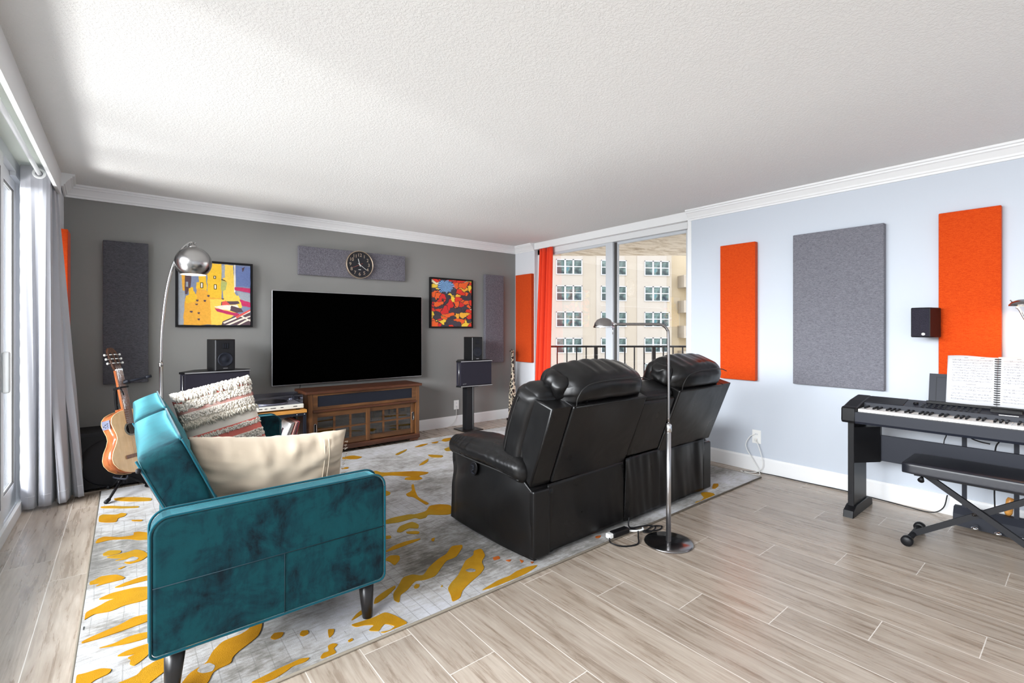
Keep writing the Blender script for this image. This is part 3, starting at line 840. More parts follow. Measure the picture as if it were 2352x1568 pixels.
B_(ZC, (360,255),(400,235),(450,222),(490,235),(560,232),(700,225),(790,232),(770,245),(720,255),(750,272),(720,283),(630,280),(640,265),(690,262),(560,252),(500,255),(470,275),(400,268))
B_(ZC, (720,190),(750,165),(785,145),(780,165),(750,185))
B_(ZC, (775,120),(880,125),(870,140),(800,138))
B_(ZC, (690,75),(740,55),(790,50),(740,70))
B_(ZC, (800,45),(850,35),(840,48),(810,50))
B_(ZC, (865,32),(880,20),(930,12),(930,28),(890,40))
B_(ZC, (880,85),(930,68),(930,95),(900,100))
B_(ZC, (570,120),(610,100),(650,85),(640,98),(590,125))
B_(ZC, (235,140),(300,125),(370,135),(330,150),(240,148))
B_(ZC, (230,205),(280,198),(275,210),(232,212))
B_(ZC, (800,655),(825,645),(820,670),(805,668))
B_(ZC, (505,345),(545,360),(540,375),(508,385))
B_(ZC, (690,960),(705,940),(730,945),(720,965),(700,970))
B_(ZC, (860,960),(872,945),(875,958))
B_(ZC, (1235,35),(1270,28),(1260,42))
B_(ZR, (900,905),(950,900),(1010,910),(1050,930),(1040,950),(960,1000),(930,990),(930,950),(905,925))
B_(ZR, (860,985),(920,985),(940,1000),(890,1015))
B_(ZR, (1010,825),(1060,825),(1060,845),(1030,870),(1000,870))
nrust = len(blobs)
B_(ZC, (1190,775),(1230,763),(1240,780),(1200,790))
B_(ZC, (1270,790),(1310,785),(1300,800))
B_(ZC, (1360,785),(1390,795),(1375,808))
B_(ZC, (1430,800),(1455,800),(1440,812))
B_(ZC, (1840,640),(1880,632),(1870,648),(1845,650))
B_(ZC, (1930,625),(2010,612),(2020,625),(1990,640),(1940,640))
nhole = len(blobs)
B_(ZC, (1015,855),(1050,843),(1085,850),(1080,865),(1040,868))
B_(ZM, (610,1490),(640,1450),(700,1430),(742,1450),(722,1490),(650,1505))
B_(ZL, (795,790),(840,768),(882,776),(858,794),(822,802))
holes = blobs[nhole:]; blobs = blobs[:nhole]
# parts of the pattern the sofas hide from the photograph
random.seed(3)
for (cx, cy) in ((0.35, 2.6), (0.5, 3.2), (0.3, 3.6), (1.0, 4.4), (2.1, 3.1), (2.4, 2.5), (3.0, 3.4), (3.4, 2.6), (2.9, 4.1), (3.7, 3.6), (3.8, 2.3), (0.6, 4.2)):
    a = random.uniform(-0.3, 0.5); L_ = random.uniform(.12, .3)
    blobs.insert(0, [(cx + L_ * math.cos(a) * math.cos(q) - .04 * math.sin(a) * math.sin(q) * (1 + .5 * math.sin(3 * q)), cy + L_ * math.sin(a) * math.cos(q) + .05 * math.cos(a) * math.sin(q) * (1 + .5 * math.sin(2 * q + cx))) for q in [2 * PI * i / 10 for i in range(10)]]); nrust += 1

def chaikin(p, it=2):
    for _ in range(it):
        q = []
        for i in range(len(p)):
            a, b = p[i], p[(i + 1) % len(p)]
            k_ = .16 if _ == 0 else .25
            q += [(a[0] * (1 - k_) + b[0] * k_, a[1] * (1 - k_) + b[1] * k_), (a[0] * k_ + b[0] * (1 - k_), a[1] * k_ + b[1] * (1 - k_))]
        p = q
    return p
bm = BM()
x0, x1 = -0.15, 4.19
def rug_clip(p): 
    lo = 1.872 + (1.812 - 1.872) * (p[0] - x0) / (x1 - x0)
    return (max(x0 + 0.012, min(x1 - 0.012, p[0])), max(lo, min(4.78, p[1])))
prism(bm, rug_pts, 0.0005, 0.011, 'Z', 0, bev=0.003)
for i in range(4):
    a, b = rug_pts[i], rug_pts[(i + 1) % 4]
    tube(bm, [(a[0], a[1], 0.0065), (b[0], b[1], 0.0065)], 0.006, 8, mi=2)
for i, bl in enumerate(blobs + holes):
    pl = chaikin([rug_clip(p) for p in bl])
    ar = sum(pl[k][0] * pl[(k + 1) % len(pl)][1] - pl[(k + 1) % len(pl)][0] * pl[k][1] for k in range(len(pl)))
    if ar < 0: pl.reverse()
    ded = []
    for p in pl:
        if not ded or math.hypot(p[0] - ded[-1][0], p[1] - ded[-1][1]) > 0.0008: ded.append(p)
    pl = ded
    T_ = [bm.verts.new((p[0], p[1], 0.0135 + 0.0001 * (i % 5))) for p in pl]
    Bt = [bm.verts.new((p[0], p[1], 0.010)) for p in pl]
    mi = 0 if i >= len(blobs) else (3 if i >= nrust else 1)
    if mi == 0:
        for v in T_: v.co.z = 0.0143
    for tri in tessellate_polygon([[Vector((p[0], p[1], 0)) for p in pl]]):
        try:
            f = bm.faces.new([T_[q] for q in tri]); f.material_index = mi; f.normal_update()
            if f.normal.z < 0: f.normal_flip()
        except ValueError: pass
    for k in range(len(pl)):
        f2 = bm.faces.new((Bt[k], Bt[(k + 1) % len(pl)], T_[(k + 1) % len(pl)], T_[k])); f2.material_index = mi
rust = simple('rust_rug_pile', srgb(168, 86, 34), 0.95, spec=0.1, var=0.2, vscale=40, bump=0.4, bscale=300)
rg = obj('area_rug', bm, [M['rug'], M['gold'], M['rug_edge'], rust])
tag(rg, 'large grey abstract rug with raised golden yellow splashes under both sofas', 'rug')

# ================================================================== teal sofa
sofa = thing('velvet_sofa', 'teal velvet sofa with dark tapered legs at the left front of the rug', 'sofa', (0.45, 2.88, 0.012))
ARMP = rrect(0.065, 0.872, 0.185, 0.640, 0.055, 7, (1, 1, 0.35, 0.5))
def arm(y0, y1, outer, xb=0.065):
    ARMP = rrect(xb, 0.872, 0.185, 0.640, 0.055, 7, (1, 1, 0.35, 0.5))
    b = BM(); prism(b, ARMP, y0, y1, 'Y', 0, bev=0.012, seg=3)
    a = W('arm', b, M['velvet'], sofa)
    b = BM()
    for yy in (y0 + 0.004, y1 - 0.004):
        ring = [(p[0] + (0.003 if p[0] > .4 else -0.003), yy, p[1] + (0.003 if p[1] > .4 else -0.003)) for p in ARMP]
        tube(b, ring + [ring[0]], 0.0045, 8)
    W('piping', b, M['piping'], a)
    b = BM(); s = -1 if outer == y0 else 1; yo = outer + s * 0.0008
    tube(b, [(xb + 0.003, yo, 0.415), (0.868, yo, 0.415)], 0.0018, 6); tube(b, [(0.47, yo, 0.415), (0.47, yo, 0.19)], 0.0014, 6)
    W('seam', b, M['seam'], a)
arm(1.950, 2.050, 1.950); arm(3.735, 3.835, 3.835, 0.165)
def leg(x, y, dx, dy):
    b = BM()
    lathe(b, [(0.0, 0.0), (0.0205, 0.0), (0.022, 0.004), (0.034, 0.178), (0.0, 0.178)], 24)
    for v in b.verts: v.co.x += x + dx * (1 - v.co.z / 0.178); v.co.y += y + dy * (1 - v.co.z / 0.178); v.co.z += 0.012
    W('leg', b, M['black_wood'], sofa)
for x, y, dx in ((0.135, 2.01, -0.012), (0.812, 2.01, 0.008), (0.235, 3.775, -0.012), (0.812, 3.775, 0.008)): leg(x, y, dx, 0.0)
b = BM(); prism(b, [(0.10, 2.05), (0.86, 2.05), (0.86, 3.735), (0.185, 3.735)], 0.20, 0.30, 'Z'); W('frame', b, M['velvet'], sofa)
# back: two tilted cushions; profile in XZ
def back_shape(sy0, sy1, seed):
    # local: thickness along x (0.155), height along z (0.50)
    L_ = sy1 - sy0
    b = soft((0.145, L_, 0.60), 0.02, 12, puff=(0.022, 0.0, 0.018), nz=0.004, ns=5, seed=seed, center=(0, 0, -0.05))
    a = R(-24.0)
    for v in b.verts:
        x, y, z = v.co
        # tuck: one shallow horizontal crease on the front face
        if x > 0.02: x -= 0.012 * math.exp(-((z + 0.02) / 0.025) ** 2)
        v.co = (0.192 + x * math.cos(a) + z * math.sin(a), (sy0 + sy1) / 2 + y, 0.620 - x * math.sin(a) + z * math.cos(a))
    return b
for k, (y0, y1) in enumerate(((2.064, 2.905), (2.912, 3.728))):
    bc = W('back_cushion', back_shape(y0, y1, k * 3.0), M['velvet'], sofa)
    # piping along front top edge and the near edge
    b = BM(); a = R(-24.0)
    def P_(x, y, z): return (0.192 + x * math.cos(a) + z * math.sin(a), y, 0.620 - x * math.sin(a) + z * math.cos(a))
    tube(b, [P_(0.069, y0 + 0.01 + (y1 - y0 - 0.02) * i / 12, 0.246 + 0.010 * math.sin(PI * i / 12)) for i in range(13)], 0.0055, 8)
    tube(b, [P_(0.071, y0 + 0.005, 0.246), P_(0.071, y0 + 0.005, -0.24)], 0.004, 8)
    tube(b, [P_(-0.071, y0 + 0.005, 0.246), P_(-0.071, y0 + 0.005, -0.24)], 0.004, 8)
    W('piping', b, M['piping'], bc)
b = BM(); a = R(-24.0)
tube(b, [(0.192 - 0.0735 * math.cos(a) + z * math.sin(a), y, 0.620 + 0.0735 * math.sin(a) + z * math.cos(a)) for y, z in ((2.07, 0.215), (2.07, -0.24))], 0.0035, 8)
lathe(b, [(0, -0.010), (0.008, -0.008), (0.008, 0.008), (0, 0.010)], 14, c=(0.192 - 0.078 * math.cos(a) + .215 * math.sin(a), 2.062, 0.620 + 0.080 * math.sin(a) + .215 * math.cos(a)), axis='Y')
W('back_hinge_bar', b, M['black_matte'], sofa)
for k, (y0, y1) in enumerate(((2.055, 2.89), (2.90, 3.73))):
    W('seat_cushion', soft((0.62, y1 - y0, 0.15), 0.03, 8, puff=(0.0, 0, 0.025), center=(0.565, (y0 + y1) / 2, 0.355)), M['velvet'], sofa)
b = BM(); prism(b, [(0.085, 2.05), (0.115, 2.05), (0.200, 3.735), (0.170, 3.735)], 0.195, 0.40, 'Z'); W('back_panel', b, M['velvet'], sofa)

# ------------------------------------------------------------------ pillows
def pillow_bm(w, h, t_, seed=0.0, n=34, ears=0.10, wr=0.006):
    """square knife-edge pillow in the XZ plane, thickness along y"""
    bm = BM(); grid = {}
    for side in (-1, 1):
        for i in range(n + 1):
            for j in range(n + 1):
                u = -1 + 2 * i / n; v = -1 + 2 * j / n
                edge = i in (0, n) or j in (0, n)
                if edge and side == 1 and (i, j) in grid: continue
                x = u * w / 2 * (1 - ears * (1 - v * v) * abs(u) ** 3)
                z = v * h / 2 * (1 - ears * (1 - u * u) * abs(v) ** 3)
                th = t_ / 2 * ((1 - u ** 4) * (1 - v ** 4)) ** 0.55 if not edge else 0
                s = Vector((u * 3 + seed, v * 3, side + seed))
                wv = wr * noise.noise(s * 1.2) + wr * 0.9 * noise.noise(Vector((u * 2 + seed, v * 9, side * 3))) * (abs(u) ** 2) + wr * 0.9 * noise.noise(Vector((u * 10 + seed, v * 2, side * 2))) * abs(v) ** 2
                y = side * (th + (wv if not edge else 0))
                vv = bm.verts.new((x, y, z))
                if edge: grid[(i, j)] = vv
                grid[(side, i, j)] = vv
    g = lambda s, i, j: grid.get((s, i, j)) or grid[(i, j)]
    for s in (-1, 1):
        for i in range(n):
            for j in range(n):
                q = [g(s, i, j), g(s, i + 1, j), g(s, i + 1, j + 1), g(s, i, j + 1)]
                if s == 1: q.reverse()
                bm.faces.new(q).smooth = True
    return bm

# cream lumbar pillow against the near arm
wp = thing('cushion', 'long cream cotton cushion with gathered seams lying against the near sofa arm', 'cushion', (0.490, 2.240, 0.412))
def pose_w(b, oy=0.0):
    for v in b.verts:
        x, y, z = v.co
        y += oy
        z2 = z + 0.018 * (x / 0.31) ** 2 - 0.028 * (x / .31)
        y2 = y + 0.0 * (x / .33)
        a = R(-15)
        v.co = (x, y2 * math.cos(a) + z2 * math.sin(a) * -1 * -1, z2 * math.cos(a) - y2 * math.sin(a) + 0.215)
    return b
cv = obj('cover', pose_w(pillow_bm(0.605, 0.39, 0.17, 4.0, 48, 0.04, 0.013)), M['cream'], wp)
b = BM()
def wsurf(x, z):
    u = x / 0.3125; v = z / 0.20
    return -0.085 * ((1 - u ** 4) * (1 - v ** 4)) ** 0.55
for xs in (0.185, 0.205):
    tube(b, [(xs + 0.006 * math.sin(z * 9), wsurf(xs, z) - 0.001, z) for z in [-0.18 + 0.36 * i / 24 for i in range(25)]], 0.0022, 6)
obj('seam', pose_w(b), M['cream'], cv)
b = BM(); random.seed(5)
for i in range(16):
    z = -0.17 + 0.02 * i; y = random.uniform(.0, .012)
    tube(b, [(0.302, y, z), (0.315 + random.random() * .012, y + .006, z - 0.003), (0.311 + random.random() * .01, y + .012, z - 0.014)], 0.0015, 5)
obj('fringe', pose_w(b), M['ivory'], cv)

# tufted striped pillow against the far arm
tp = thing('cushion', 'square ivory and coral tufted boho cushion with shaggy stripes in the far sofa corner', 'cushion', (0.478, 3.60, 0.415), R(3))
def pose_t(b):
    a = R(12); tl = R(-10)
    for v in b.verts:
        x, y, z = v.co
        x, z = x * math.cos(a) - z * math.sin(a), x * math.sin(a) + z * math.cos(a)
        y, z = y * math.cos(tl) - z * math.sin(tl), y * math.sin(tl) + z * math.cos(tl)
        v.co = (x, y, z + 0.275)
    return b
TW = 0.455
def rot_t(x, y, z): return (x, y, z)
def band_surface(u, v): return -0.075 * max(0.0, ((1 - u ** 4) * (1 - v ** 4))) ** 0.55
b = pillow_bm(TW, TW, 0.15, 9.0, 36, 0.05, 0.004)
bands = [(-1.01, -.86, 0), (-.86, -.80, 1), (-.80, -.62, 2), (-.62, -.42, 1), (-.42, -.31, 2), (-.31, -.25, 1), (-.25, .18, 0), (.18, .36, 2), (.36, .48, 0), (.48, .69, 2), (.69, .78, 1), (.78, 1.01, 0)]
for f in b.faces:
    c = f.calc_center_median(); v = c.z / (TW / 2)
    f.material_index = next((m_ for a_, b2, m_ in bands if a_ <= v < b2), 0)
tcv = obj('cover', pose_t(b), [M['ivory'], M['pink'], M['shag']], tp)
# shaggy rows of loops
random.seed(11)
def loops(name, vc, cnt, ln, m, spread=0.05, rr=0.0042):
    b = BM()
    for i in range(cnt):
        u = random.uniform(-0.97, 0.97); v = vc + random.uniform(-spread, spread)
        x = u * TW / 2 * (1 - .05 * (1 - v * v) * abs(u) ** 3); z = v * TW / 2; y = band_surface(u * .98, min(.985, v))
        dx = random.uniform(-.4, .4) * ln; dz = -random.uniform(.3, 1.0) * ln
        up = random.uniform(.3, .9) * ln
        tube(b, [(x, y + .004, z), (x + dx * .4, y - up * .7, z + dz * .2), (x + dx, y - up * .6, z + dz)], [rr, rr * 1.05, rr * .75], 5)
    obj(name, pose_t(b), m, tcv)
loops('fringe', 0.89, 420, 0.034, M['ivory'], 0.10, 0.0052)
loops('fringe', 0.08, 260, 0.034, M['shag'], 0.05, 0.0042)
loops('tuft_row', 0.585, 520, 0.013, M['ivory'], 0.11, 0.0048)
loops('tuft_row', 0.27, 420, 0.013, M['ivory'], 0.09, 0.0044)
loops('tuft_row', -0.365, 260, 0.011, M['ivory'], 0.055, 0.0042)
loops('tuft_row', -0.71, 460, 0.013, M['ivory'], 0.10, 0.0048)
b = BM()
for v in (0.385, 0.41, 0.435, 0.46, -.88, -.91, -.94, -.97):
    tube(b, [(u * TW / 2 * .99, band_surface(u, v) - 0.001, v * TW / 2) for u in [-.97 + 1.94 * i / 24 for i in range(25)]], 0.0014, 4)
obj('stripe', pose_t(b), M['pink'], tcv)

# ================================================================== black reclining loveseat
rec = thing('reclining_sofa', 'black leather two seat reclining sofa with centre console seen from behind', 'sofa', (2.58, 2.25, 0.012), R(-1.2))
RO = Vector((2.58, 2.25, 0.0)); RA = R(-1.2)
def RW(name, bm, m, parent, **k):
    ca, sa = math.cos(-RA), math.sin(-RA)
    for v in bm.verts:
        d = v.co - RO; v.co = (d.x * ca - d.y * sa, d.x * sa + d.y * ca, d.z - 0.012 if parent == rec else d.z - 0.012)
    return obj(name, bm, m, parent, **k)
LE, LS = M['leather'], M['leather_s']
# side panels (arms): outline in YZ, extruded in X
def side_outline():
    return [(1.905, 0.035), (1.895, 0.20), (1.895, 0.385), (1.905, 0.395), (2.00, 0.470), (2.08, 0.498), (2.62, 0.505), (2.67, 0.48), (2.70, 0.38), (2.69, 0.2), (2.675, 0.06), (2.66, 0.035)]
def arm_base(x0, x1, sgn):
    b = BM(); prism(b, side_outline(), x0, x1, 'X', 0, bev=0.014, seg=3)
    bmesh.ops.subdivide_edges(b, edges=[e for e in b.edges if e.calc_length() > 0.12], cuts=6, use_grid_fill=True)
    for v in b.verts:
        # outward belly and soft creases on the outer face
        outer = (v.co.x - (x0 + x1) / 2) * sgn > 0
        if outer:
            yy = (v.co.y - 1.9) / 0.8; zz = v.co.z / 0.58
            v.co.x += sgn * (0.030 * math.sin(PI * min(1, max(0, zz))) * math.sin(PI * min(1, max(0, yy))) + 0.012 * (1 - zz) * yy)
            v.co.x += sgn * 0.012 * noise.noise(Vector((v.co.y * 4, v.co.z * 6, 1.0)))
    for f in b.faces: f.smooth = True
    return RW('arm_base', b, LS, rec)
def side_panel_grid(x, sgn):
    """upholstered side: fine grid sheet so that creases show"""
    bm = BM(); N_, K_ = 44, 34; rows = []
    for i in range(N_ + 1):
        y = 1.893 + 0.80 * i / N_; row = []
        top = 0.39 if y <= 1.905 else (0.395 + (y - 1.905) * 0.85 if y < 2.0 else 0.476 + (y - 2.0) * 0.03)
        for j in range(K_ + 1):
            t_ = j / K_; z = 0.03 + (top - 0.03) * t_
            yy = i / N_
            bul = 0.050 * math.sin(PI * (0.12 + 0.76 * t_)) * math.sin(PI * min(1, yy * 1.05)) ** 0.6 + 0.022 * (1 - t_) * yy
            # draping folds hanging from the arm pad
            fold = 0.007 * math.sin((y * 2.2 + z * 3.2) * 7 + 2 * noise.noise(Vector((y * 3, z * 3, 0)))) * math.exp(-((t_ - .72) / .3) ** 2)
            fold += 0.012 * noise.noise(Vector((y * 3.2, z * 5.5, 3.0))) * math.sin(PI * yy)
            row.append(bm.verts.new((x + sgn * (bul + fold), y, z)))
        rows.append(row)
    for a, c in zip(rows, rows[1:]):
        for j in range(K_): bm.faces.new((a[j], a[j + 1], c[j + 1], c[j])).smooth = True
    # edge returns so that the sheet has thickness
    inner = [[bm.verts.new((x - sgn * 0.02, v.co.y, v.co.z)) for v in (r[0], r[-1])] for r in rows]
    for (r, a), (r2, a2) in zip(zip(rows, inner), zip(rows[1:], inner[1:])):
        bm.faces.new((r[0], r2[0], a2[0], a[0])); bm.faces.new((r[-1], a[1], a2[1], r2[-1]))
    bmesh.ops.recalc_face_normals(bm, faces=bm.faces[:])
    return RW('side_panel', bm, LE, rec)
ab = arm_base(1.685, 1.84, 0); side_panel_grid(1.690, -1)
ab2 = arm_base(3.36, 3.515, 0)
b = BM(); box(b, 3.40, 3.52, 1.885, 1.93, 0.04, 0.40, bev=0.012)
for y in (): pass
RW('arm_back_panel', b, LE, rec)
b = BM(); box(b, 1.682, 1.80, 1.885, 1.93, 0.035, 0.400, bev=0.010); RW('arm_back_panel', b, LE, rec)
# puffy arm pads
def pad(cx, sgn):
    def sh(p):
        x, y, z = p
        z += -0.030 * max(0, (-(y) - 0.10) / 0.28) ** 1.3 if y < -0.10 else 0
        z += 0.012 * math.cos(y * 4)
        # gathered side seam
        if abs(x) > 0.05: z += (0.0016 * math.sin(y * 170 + 3 * math.sin(y * 23)) + 0.0010 * math.sin(y * 331)) * (abs(x) - 0.05) / 0.06 * (1 if z > -0.03 else 0.3)
        return (x * (1 + 0.10 * math.cos(y * 3.4)), y, z)
    return soft((0.265, 0.745, 0.125), 0.055, 62, puff=(0.018, 0.0, 0.022), nz=0.005, ns=9, shape=sh, center=(cx, 2.305, 0.514))
p1 = RW('arm_pad', pad(1.760, -1), LE, rec); p2 = RW('arm_pad', pad(3.440, 1), LE, rec)
b = BM()
tube(b, smooth_path([(1.640, 1.96, 0.452), (1.622, 2.08, 0.472), (1.612, 2.33, 0.482), (1.622, 2.58, 0.488), (1.66, 2.67, 0.492)]), 0.0045, 8)
RW('arm_piping', b, M['stitch'], rec)
# recliner handle recess
b = BM(); lathe(b, [(0.0, 0.0), (0.026, 0.0), (0.032, -0.004), (0.034, 0.002), (0.0, 0.004)], 28, axis='X')
for v in b.verts: v.co = Vector((1.630 + v.co.x * 1.2, 2.372 + v.co.y * 1.15, 0.425 + v.co.z * 1.3 - v.co.y * 0.3))
hh = RW('recline_handle', b, M['black'], rec)
b = BM()
for pts in ([(1.621, 2.385, 0.444), (1.619, 2.36, 0.449), (1.619, 2.358, 0.425)], [(1.619, 2.358, 0.425), (1.621, 2.385, 0.409), (1.621, 2.352, 0.399)]): tube(b, pts, 0.003, 6)
RW('latch', b, M['bluish_black'], hh)
# seat backs (tilted toward the camera)
def tilt(b, y0=1.90, z0=0.415, ang=21.5):
    a = R(ang)
    for v in b.verts:
        x, y, z = v.co          # local: y thickness (0 = rear face), z up from hinge
        v.co = (x, y0 + y * math.cos(a) - z * math.sin(a), z0 + z * math.cos(a) + y * math.sin(a))
    return b
def seat_back(x0, x1, wing_side):
    """x0..x1 the main rear panel, wing on one side"""
    w0, w1 = (x0 - 0.150, x0) if wing_side < 0 else (x1, x1 + 0.135)
    b = BM(); box(b, x0, x1, 0.0, 0.16, 0.0, 0.475, bev=0.010)
    bk = RW('back_panel', tilt(b), LE, rec)
    # tapered wing
    b = BM(); prism(b, [(0.012, 0.0), (0.06, 0.012), (0.155, 0.16), (0.155, 0.46), (0.012, 0.475)], w0, w1, 'X', bev=0.010)
    RW('wing', tilt(b), LE, rec)
    # head roll: overhanging rear
    def sh(p):
        x, y, z = p
        z -= 0.05 * (abs(x) / 0.32) ** 4
        y += 0.03 * (abs(x) / 0.32) ** 4
        if y < 0: z += 0.0
        k = 0.0022 * math.sin(x * 75 + 4 * noise.noise(Vector((x * 8, z * 8, 0)))) * max(0, z / 0.08)
        if abs(x) > 0.26: k += 0.004 * math.sin(z * 130 + y * 60) * (abs(x) - 0.26) / 0.06
        return (x, y + k, z + k)
    xm = (x0 + x1) / 2
    b = soft((x1 - x0 + 0.01, 0.27, 0.17), 0.07, 48, puff=(0.008, 0.012, 0.012), nz=0.007, ns=7, shape=sh, seed=xm, center=(xm, 0.150, 0.540))
    hr = RW('headrest', tilt(b), LE, rec)
    b = BM()
    tube(b, [(x0 + 0.012, -0.004, 0.474), ((x0 + x1) / 2, -0.006, 0.476), (x1 - 0.008, -0.004, 0.474)], 0.003, 6)
    pts = smooth_path([(x0 + 0.01, -0.002, 0.48), (x0 + 0.005, 0.0, 0.53), (x0 + 0.04, 0.006, 0.580), (x0 + 0.12, 0.008, 0.604), (xm, 0.008, 0.612), (x1 - 0.12, 0.008, 0.606), (x1 - 0.03, 0.006, 0.585)])
    tube(b, pts, 0.003, 6)
    RW('seam', tilt(b), M['stitch'], hr)
    # puffy outer bolster wrapping the front of the back
    xb0, xb1 = (x0 - 0.165, x0 + 0.06) if wing_side < 0 else (x1 - 0.06, x1 + 0.150)
    def sh2(p):
        x, y, z = p
        g = (0.0024 * math.sin(z * 150 + 2 * math.sin(z * 31)) + 0.0012 * math.sin(z * 320)) * max(0, y / 0.08)
        y += 0.05 * math.cos(z * 4.2) - 0.035
        return (x + g, y + g, z)
    b = soft((xb1 - xb0, 0.20, 0.49), 0.07, 52, puff=(0.012, 0.025, 0.02), nz=0.006, ns=7, shape=sh2, seed=xm + 2, center=((xb0 + xb1) / 2, 0.215, 0.255))
    RW('side_bolster', tilt(b), LE, rec)
    b = BM(); q = (xb0 - 0.0095) if wing_side < 0 else (xb1 + 0.0095)
    if wing_side < 0: tube(b, tiltpts([(q, 0.215 + 0.05 * math.cos(z_ * 4.2) - 0.035 + 0.03, 0.255 + z_) for z_ in [-0.17 + 0.34 * i / 16 for i in range(17)]]), 0.003, 6)
    # seat-facing cushion
    b2 = soft((x1 - x0 + 0.02, 0.17, 0.58), 0.06, 14, puff=(0, 0.03, 0.02), nz=0.006, ns=7, center=(xm, 0.235, 0.28))
    RW('back_cushion', tilt(b2), LE, rec)
    if wing_side < 0: RW('piping', b, M['stitch'], hr)
    # gathered corner puff beside the head roll
    xc = x0 - 0.012 if wing_side < 0 else x1 + 0.012
    for s_ in ((-1,) if wing_side < 0 else (1, -1)):
        xc = x0 + 0.005 if s_ < 0 else x1 - 0.005
        b = soft((0.12, 0.16, 0.15), 0.06, 22, nz=0.013, ns=18, seed=xc, center=(xc, 0.17, 0.515))
        RW('corner_puff', tilt(b), LE, rec)
def tiltpts(pts, y0=1.90, z0=0.415, ang=21.5):
    a = R(ang)
    return [(x, y0 + y * math.cos(a) - z * math.sin(a), z0 + z * math.cos(a) + y * math.sin(a)) for x, y, z in pts]
seat_back(1.825, 2.465, -1)
seat_back(2.830, 3.405, 1)
# centre console back
b = BM(); box(b, 2.468, 2.828, 0.005, 0.20, 0.03, 0.425, bev=0.02, seg=4); RW('console_back', tilt(b, ang=20.5), LE, rec)
b = soft((0.35, 0.19, 0.08), 0.035, 10, puff=(0, 0.01, 0.01), nz=0.003, center=(2.648, 0.12, 0.432)); RW('console_top', tilt(b, ang=20.5), LE, rec)
b = BM(); box(b, 2.48, 2.82, 2.12, 2.62, 0.10, 0.50, bev=0.03, seg=3); RW('console', b, LE, rec)
# lower rear panels with drapes
def drape(x0, x1, ztop0, ztop1, y, amp, seed, nm='rear_skirt'):
    bm = BM(); N_, K_ = 60, 20; rows = []
    for i in range(N_ + 1):
        u = i / N_; x = x0 + (x1 - x0) * u; row = []
        zt = ztop0 + (ztop1 - ztop0) * u
        for j in range(K_ + 1):
            t_ = j / K_; z = 0.045 + (zt - 0.045) * t_
            yy = y + amp * (noise.noise(Vector((x * 7 + seed, z * 1.4, seed))) + 0.5 * noise.noise(Vector((x * 16 + seed + z * 3, z * 2.5, seed))))
            row.append(bm.verts.new((x, yy, z)))
        rows.append(row)
    for a, c in zip(rows, rows[1:]):
        for j in range(K_): bm.faces.new((a[j], a[j + 1], c[j + 1], c[j])).smooth = True
    bmesh.ops.recalc_face_normals(bm, faces=bm.faces[:])
    o = RW(nm, bm, LE, rec); md = o.modifiers.new('solid', 'SOLIDIFY'); md.thickness = 0.006; md.offset = 0
    return o
drape(1.795, 2.462, 0.415, 0.43, 1.900, 0.006, 2.0); drape(2.460, 2.845, 0.445, 0.445, 1.893, 0.018, 5.0, 'console_skirt'); drape(2.840, 3.415, 0.43, 0.43, 1.893, 0.009, 8.0)
b = BM(); box(b, 1.80, 3.42, 1.93, 2.60, 0.07, 0.30); RW('seat_frame', b, LE, rec)
for x0, x1 in ((1.85, 2.46), (2.84, 3.35)):
    RW('seat_cushion', soft((x1 - x0, 0.62, 0.18), 0.06, 8, puff=(0, 0, 0.03), center=((x0 + x1) / 2, 2.40, 0.40)), LE, rec)
for x, y in ((1.86, 1.96), (3.16, 1.96), (1.86, 2.58), (3.3, 2.58)):
    b = BM(); lathe(b, [(0, 0.0145), (0.025, 0.0145), (0.028, 0.075), (0, 0.075)], 16, c=(x, y, 0)); RW('foot', b, M['black'], rec)
# ================================================================== television and media stand
tv = thing('television', 'large flat black television hanging on the grey wall above the media stand', 'television', (1.965, 5.25, 0.69))
b = BM(); box(b, 1.130, 2.800, 5.185, 5.215, 0.690, 1.655, bev=0.004); W('bezel', b, M['steel'], tv)
b = BM(); box(b, 1.137, 2.793, 5.1815, 5.190, 0.698, 1.648); W('screen', b, M['screen'], tv)
b = BM(); box(b, 1.30, 2.63, 5.215, 5.297, 0.80, 1.50, bev=0.01); W('rear_housing', b, M['black'], tv)
b = BM(); box(b, 1.935, 1.995, 5.180, 5.1825, 0.6915, 0.6965); W('badge', b, M['chrome'], tv)

st = thing('media_stand', 'dark walnut media stand with sliding lattice doors below the television', 'cabinet', (1.985, 5.04, 0.012))
SX0, SX1, SY0, SY1 = 1.385, 2.590, 4.862, 5.225
b = BM(); box(b, SX0 - 0.032, SX1 + 0.024, SY0 - 0.030, SY1 + 0.005, 0.622, 0.650, bev=0.006); W('top', b, M['walnut_d'], st)
b = BM()
for x in (SX0, SX1 - 0.042):
    b = BM(); box(b, x, x + 0.042, SY0 - 0.006, SY0 + 0.03, 0.055, 0.622, bev=0.003)
    xi = x if x == SX0 else x + 0.022
    box(b, xi, xi + 0.02, SY0 + 0.03, SY1, 0.055, 0.622); W('side_panel', b, M['walnut_v'], st)
b = BM(); box(b, SX0 + 0.02, SX1 - 0.02, SY1 - 0.015, SY1, 0.06, 0.622); box(b, SX0 + 0.02, SX1 - 0.02, SY0 + 0.03, SY1 - 0.015, 0.06, 0.08); box(b, SX0 + 0.02, SX1 - 0.02, SY0 + 0.05, SY1 - 0.015, 0.26, 0.275); box(b, SX0 + 0.02, SX1 - 0.02, SY0 + 0.03, SY1 - 0.015, 0.455, 0.47); W('carcass', b, M['walnut_d'], st)
